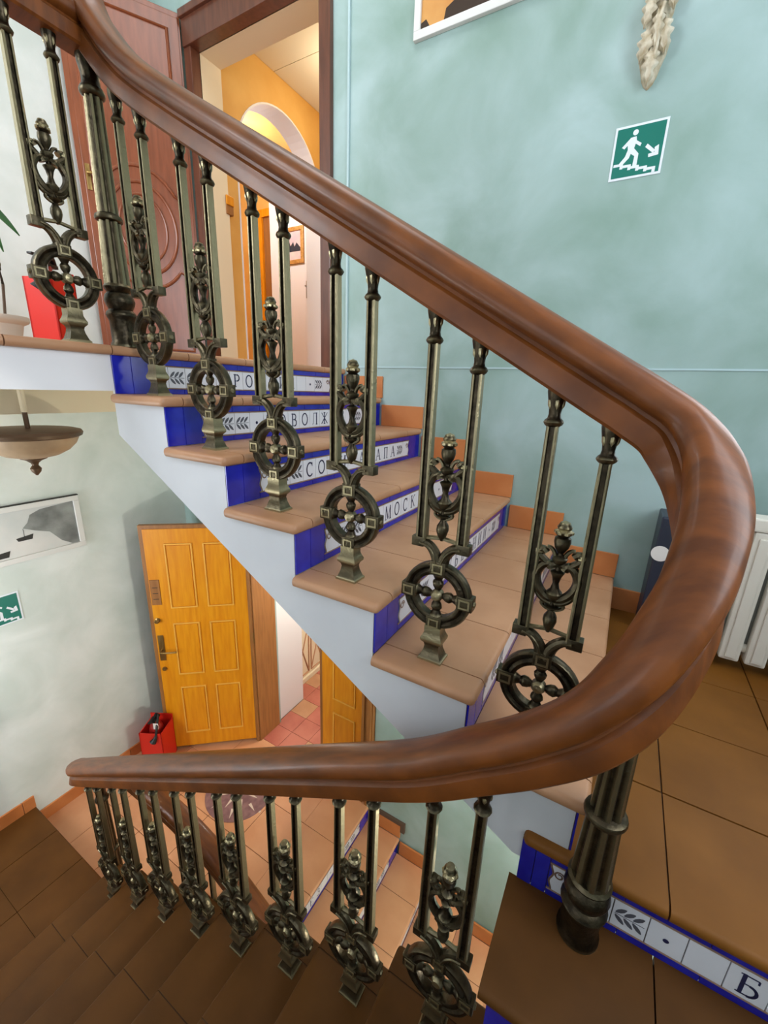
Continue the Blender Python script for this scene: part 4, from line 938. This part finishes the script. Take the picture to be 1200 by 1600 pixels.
# gilded plaster ornament
on = thing('wall_ornament', (-.21, W, 2.22), 'gilded carved acanthus bracket high on the green wall', 'ornament')
mb = B('ornament'); cx = -.213
mb.T = Matrix.Translation((cx, W, 0)) @ Matrix.Diagonal((1, .85, 1, 1)); mb.lathe([(.003, 2.212), (.016, 2.225), (.026, 2.245), (.034, 2.275), (.046, 2.31), (.052, 2.345), (.046, 2.38), (.038, 2.405), (.046, 2.43), (.050, 2.47), (.050, 2.56)], n=18); mb.T = None
obj('core', mb, on, True)
def acanthus(base, tip, wd, lobes=4):
    bse, tp = Vector(base), Vector(tip); d = tp - bse; out = Vector((0, -1, 0)); sd = d.cross(out).normalized(); mb = B('ornament'); vs = []; fs = []; N = 20
    for i in range(N + 1):
        t = i / N; c = bse + d * t + out * (.022 * math.sin(PI * t) + .012 * t)
        hw = wd * (math.sin(PI * (.08 + .9 * t)) ** .8) * (1 + .28 * math.sin(t * lobes * 2 * PI))
        for q, h in ((-1, -.006), (-.5, .005), (0, .0), (.5, .005), (1, -.006)): vs.append(c + sd * hw * q + out * h)
        for q, h in ((-1, -.010), (-.5, -.004), (0, -.008), (.5, -.004), (1, -.010)): vs.append(c + sd * hw * q + out * h)
    for i in range(N):
        a = i * 10
        for o_ in (0, 1, 2, 3, 5, 6, 7, 8): fs.append((a + o_, a + o_ + 1, a + o_ + 11, a + o_ + 10))
        fs += [(a, a + 5, a + 15, a + 10), (a + 4, a + 9, a + 19, a + 14)]
    fs += [(0, 1, 2, 3, 4, 9, 8, 7, 6, 5), tuple(N * 10 + k for k in (0, 1, 2, 3, 4, 9, 8, 7, 6, 5))]
    mb.add(vs, fs); obj('acanthus_leaf', mb, on, True, angle=60)
acanthus((cx - .012, W - .035, 2.40), (cx - .040, W - .030, 2.285), .026)
acanthus((cx + .014, W - .035, 2.42), (cx + .040, W - .028, 2.295), .026)
acanthus((cx, W - .036, 2.34), (cx - .004, W - .016, 2.212), .024)
acanthus((cx - .022, W - .036, 2.50), (cx - .044, W - .034, 2.39), .022)
acanthus((cx + .026, W - .036, 2.52), (cx + .046, W - .034, 2.42), .022)
acanthus((cx + .002, W - .046, 2.44), (cx + .006, W - .042, 2.31), .018)
mb = B('ornament'); mb.tube(catmull([(cx + .004, W - .045, 2.26), (cx + .012, W - .058, 2.32), (cx + .006, W - .064, 2.38), (cx + .014, W - .060, 2.44)], 6), [.006] * 19, 8); obj('rib', mb, on, True)
mb = B('ornament')
mb.tube([(cx + .014 + (.030 - .003 * q) * math.cos(q), W - .062 - .001 * q, 2.472 + (.032 - .003 * q) * math.sin(q)) for q in [i * .45 for i in range(19)]], [.009 - .0003 * i for i in range(19)], 8, ref=(0, 1, 0)); obj('scroll', mb, on, True)

# ------------------------------------------------------------------ radiator and dark case on the half landing
rd = thing('radiator', (.6, 1.12, 0), 'white sectional radiator behind the curved handrail', 'radiator')
x0 = .345
for i in range(10):
    a = x0 + i * .0815
    sct = obj('section', B('radiator_white').bbox(a, a + .066, 1.085, 1.165, .045, .585, .010), rd)
    obj('fin', B('radiator_white').bbox(a + .018, a + .050, 1.078, 1.086, .06, .56, .003), sct)
obj('back_web', B('radiator_gap').bbox(x0 + .01, x0 + .79, 1.115, 1.155, .09, .54, .004), rd)
for zz in (.10, .56):
    mb = B('radiator_white'); mb.tube([(x0 - .01, 1.125, zz), (x0 + .82, 1.125, zz)], .022, 12); obj('header_pipe', mb, rd, True)
obj('top_grille', B('radiator_white').bbox(x0 - .004, x0 + .806, 1.078, 1.172, .585, .635, .008), rd)
for xx in (x0 + .04, x0 + .74): obj('foot', B('radiator_gap').bbox(xx, xx + .03, 1.09, 1.16, 0, .05, .004), rd)
cs = thing('speaker_case', (.25, 1.3, 0), 'dark navy case with a white disc standing against the wall behind the handrail', 'case')
obj('body', B('navy_plastic').bbox(.145, .33, 1.21, 1.385, 0, .56, .008), cs)
mb = B('paper_tag'); mb.T = frame((1, 0, 0), (0, 0, 1), (0, -1, 0), (.168, 1.2095, .395)); mb.lathe([(.035, 0), (.035, .002)], n=24); obj('disc', mb, cs)

# ------------------------------------------------------------------ things on the landings
def extinguisher_box(cx, cy, z, a, w, d, h, label, mback='red_paint'):
    M = Matrix.Translation((cx, cy, z)) @ Matrix.Rotation(a, 4, 'Z')
    t = thing('extinguisher_stand', (0, 0, 0), label, 'fire box', 'red extinguisher boxes', M=M)
    th = .008
    mb = B('red_paint'); mb.box(-w / 2, w / 2, -d / 2, -d / 2 + th, 0, h).box(-w / 2, w / 2, d / 2 - th, d / 2, 0, h * 1.12).box(-w / 2, -w / 2 + th, -d / 2, d / 2, 0, h).box(w / 2 - th, w / 2, -d / 2, d / 2, 0, h).box(-w / 2, w / 2, -d / 2, d / 2, 0, th)
    obj('box', mb, t, M=M)
    ex = thing('fire_extinguisher', (0, 0, 0), 'fire extinguisher in the ' + label, 'extinguisher', 'fire extinguishers', M=M @ Matrix.Translation((0, 0, th)))
    Me = M @ Matrix.Translation((0, 0, th))
    obj('cylinder', B('red_paint_old').lathe([(.050, 0), (.055, .01), (.055, h * .92), (.045, h * 1.02), (.020, h * 1.10), (.018, h * 1.16)], n=20), ex, True, Me)
    obj('valve', B('black_plastic').bbox(-.018, .018, -.045, .05, h * 1.14, h * 1.19, .004).bbox(-.012, .012, -.09, -.01, h * 1.24, h * 1.27, .003).bbox(-.01, .01, .0, .03, h * 1.18, h * 1.27, .003), ex, True, Me)
    mb = B('black_plastic'); mb.tube(catmull([(0, .05, h * 1.16), (.03, .0, h * 1.26), (.05, -.07, h * 1.12), (.05, -.10, h * .92), (.03, -.115, h * .80)], 6), [.010] * 18 + [.013, .015, .018, .021, .024, .026, .028], 10); obj('hose', mb, ex, True, Me)
    obj('tag', B('paper_tag').box(.018, .060, -.065, -.063, h * 1.04, h * 1.20), ex, M=Me)
extinguisher_box(-3.10, .70, FZ, .5, .19, .19, .36, 'red box on the lower floor beside the open orange door')
extinguisher_box(-2.62, .265, LZ, .45, .145, .145, .34, 'red box on the upper landing behind the iron baluster')
pt = thing('potted_plant', (-2.20, -.10, LZ), 'potted plant with slender green leaves on the upper landing', 'plant')
pc = (-2.22, -.105, LZ)
obj('pot', B('pot_white').lathe([(.055, 0), (.072, .075), (.090, .085), (.094, .092), (.094, .105), (.084, .105), (.078, .095)], pc, 24), pt, True)
obj('soil', B('soil').lathe([(.074, .085), (.074, .092)], pc, 20), pt)
mb = B('stem_brown'); mb.tube([(pc[0], pc[1] + .02, LZ + .09), (pc[0], pc[1] + .035, LZ + .22), (pc[0], pc[1] + .028, LZ + .38), (pc[0], pc[1] + .01, LZ + .52)], .005, 8); obj('stem', mb, pt, True)
def leafblade(base, tip, w_):
    bse, tp = Vector(base), Vector(tip); d = tp - bse; sd = d.cross(Vector((1, 0, .2))).normalized(); nn = sd.cross(d).normalized(); mb = B('leaf_green'); vs = []; fs = []; N = 8
    for i in range(N + 1):
        t = i / N; c = bse + d * t - Vector((0, 0, .06 * d.length * (2 * t - 1) ** 2)); hw = w_ * math.sin(PI * min(max(t, .02), .98)) ** .7 * (1 - .25 * t)
        for s, h in ((-1, .004), (0, 0), (1, .004)): vs.append(c + sd * hw * s + nn * h)
        for s, h in ((-1, .0025), (0, -.0015), (1, .0025)): vs.append(c + sd * hw * s + nn * h)
    for i in range(N):
        a = i * 6; 
        for o_ in (0, 1, 3, 4): fs.append((a + o_, a + o_ + 1, a + o_ + 7, a + o_ + 6))
        fs.append((a, a + 3, a + 9, a + 6)); fs.append((a + 2, a + 5, a + 11, a + 8))
    mb.add(vs, fs); obj('leaf', mb, pt, True)
top = (pc[0], pc[1] + .005, LZ + .52)
for tip, w_ in (((pc[0] + .02, pc[1] + .11, LZ + .41), .016), ((pc[0] + .03, pc[1] + .045, LZ + .34), .016), ((pc[0] - .05, pc[1] - .10, LZ + .44), .016), ((pc[0] - .10, pc[1] + .02, LZ + .50), .015), ((pc[0] + .04, pc[1] - .07, LZ + .60), .015), ((pc[0], pc[1] + .06, LZ + .64), .014)): leafblade(top, tip, w_)

# ------------------------------------------------------------------ bowl lamp under the upper landing
LX, LY = -2.40, -.02
lp = thing('ceiling_lamp', (LX, LY, 1.0), 'bronze and alabaster bowl lamp hanging under the upper landing', 'lamp')
obj('hanging_tube', B('plaster_cream').lathe([(.012, .885), (.012, 1.0)], (LX, LY, 0), 10), lp)
obj('rod', B('lamp_bronze').lathe([(.010, .80), (.010, .886)], (LX, LY, 0), 10), lp, True)
obj('rim', B('lamp_bronze').lathe([(.05, .815), (.175, .812), (.198, .806), (.204, .795), (.200, .782), (.188, .776), (.175, .78), (.05, .80)], (LX, LY, 0), 32), lp, True)
obj('bowl', B('lamp_glass').lathe([(.188, .778), (.172, .745), (.142, .715), (.10, .692), (.05, .680), (.03, .678)], (LX, LY, 0), 32), lp, True)
obj('finial', B('lamp_bronze').lathe([(.055, .686), (.05, .676), (.03, .668), (.015, .655), (.012, .645), (.022, .630), (.018, .615), (.004, .598)], (LX, LY, 0), 16), lp, True)
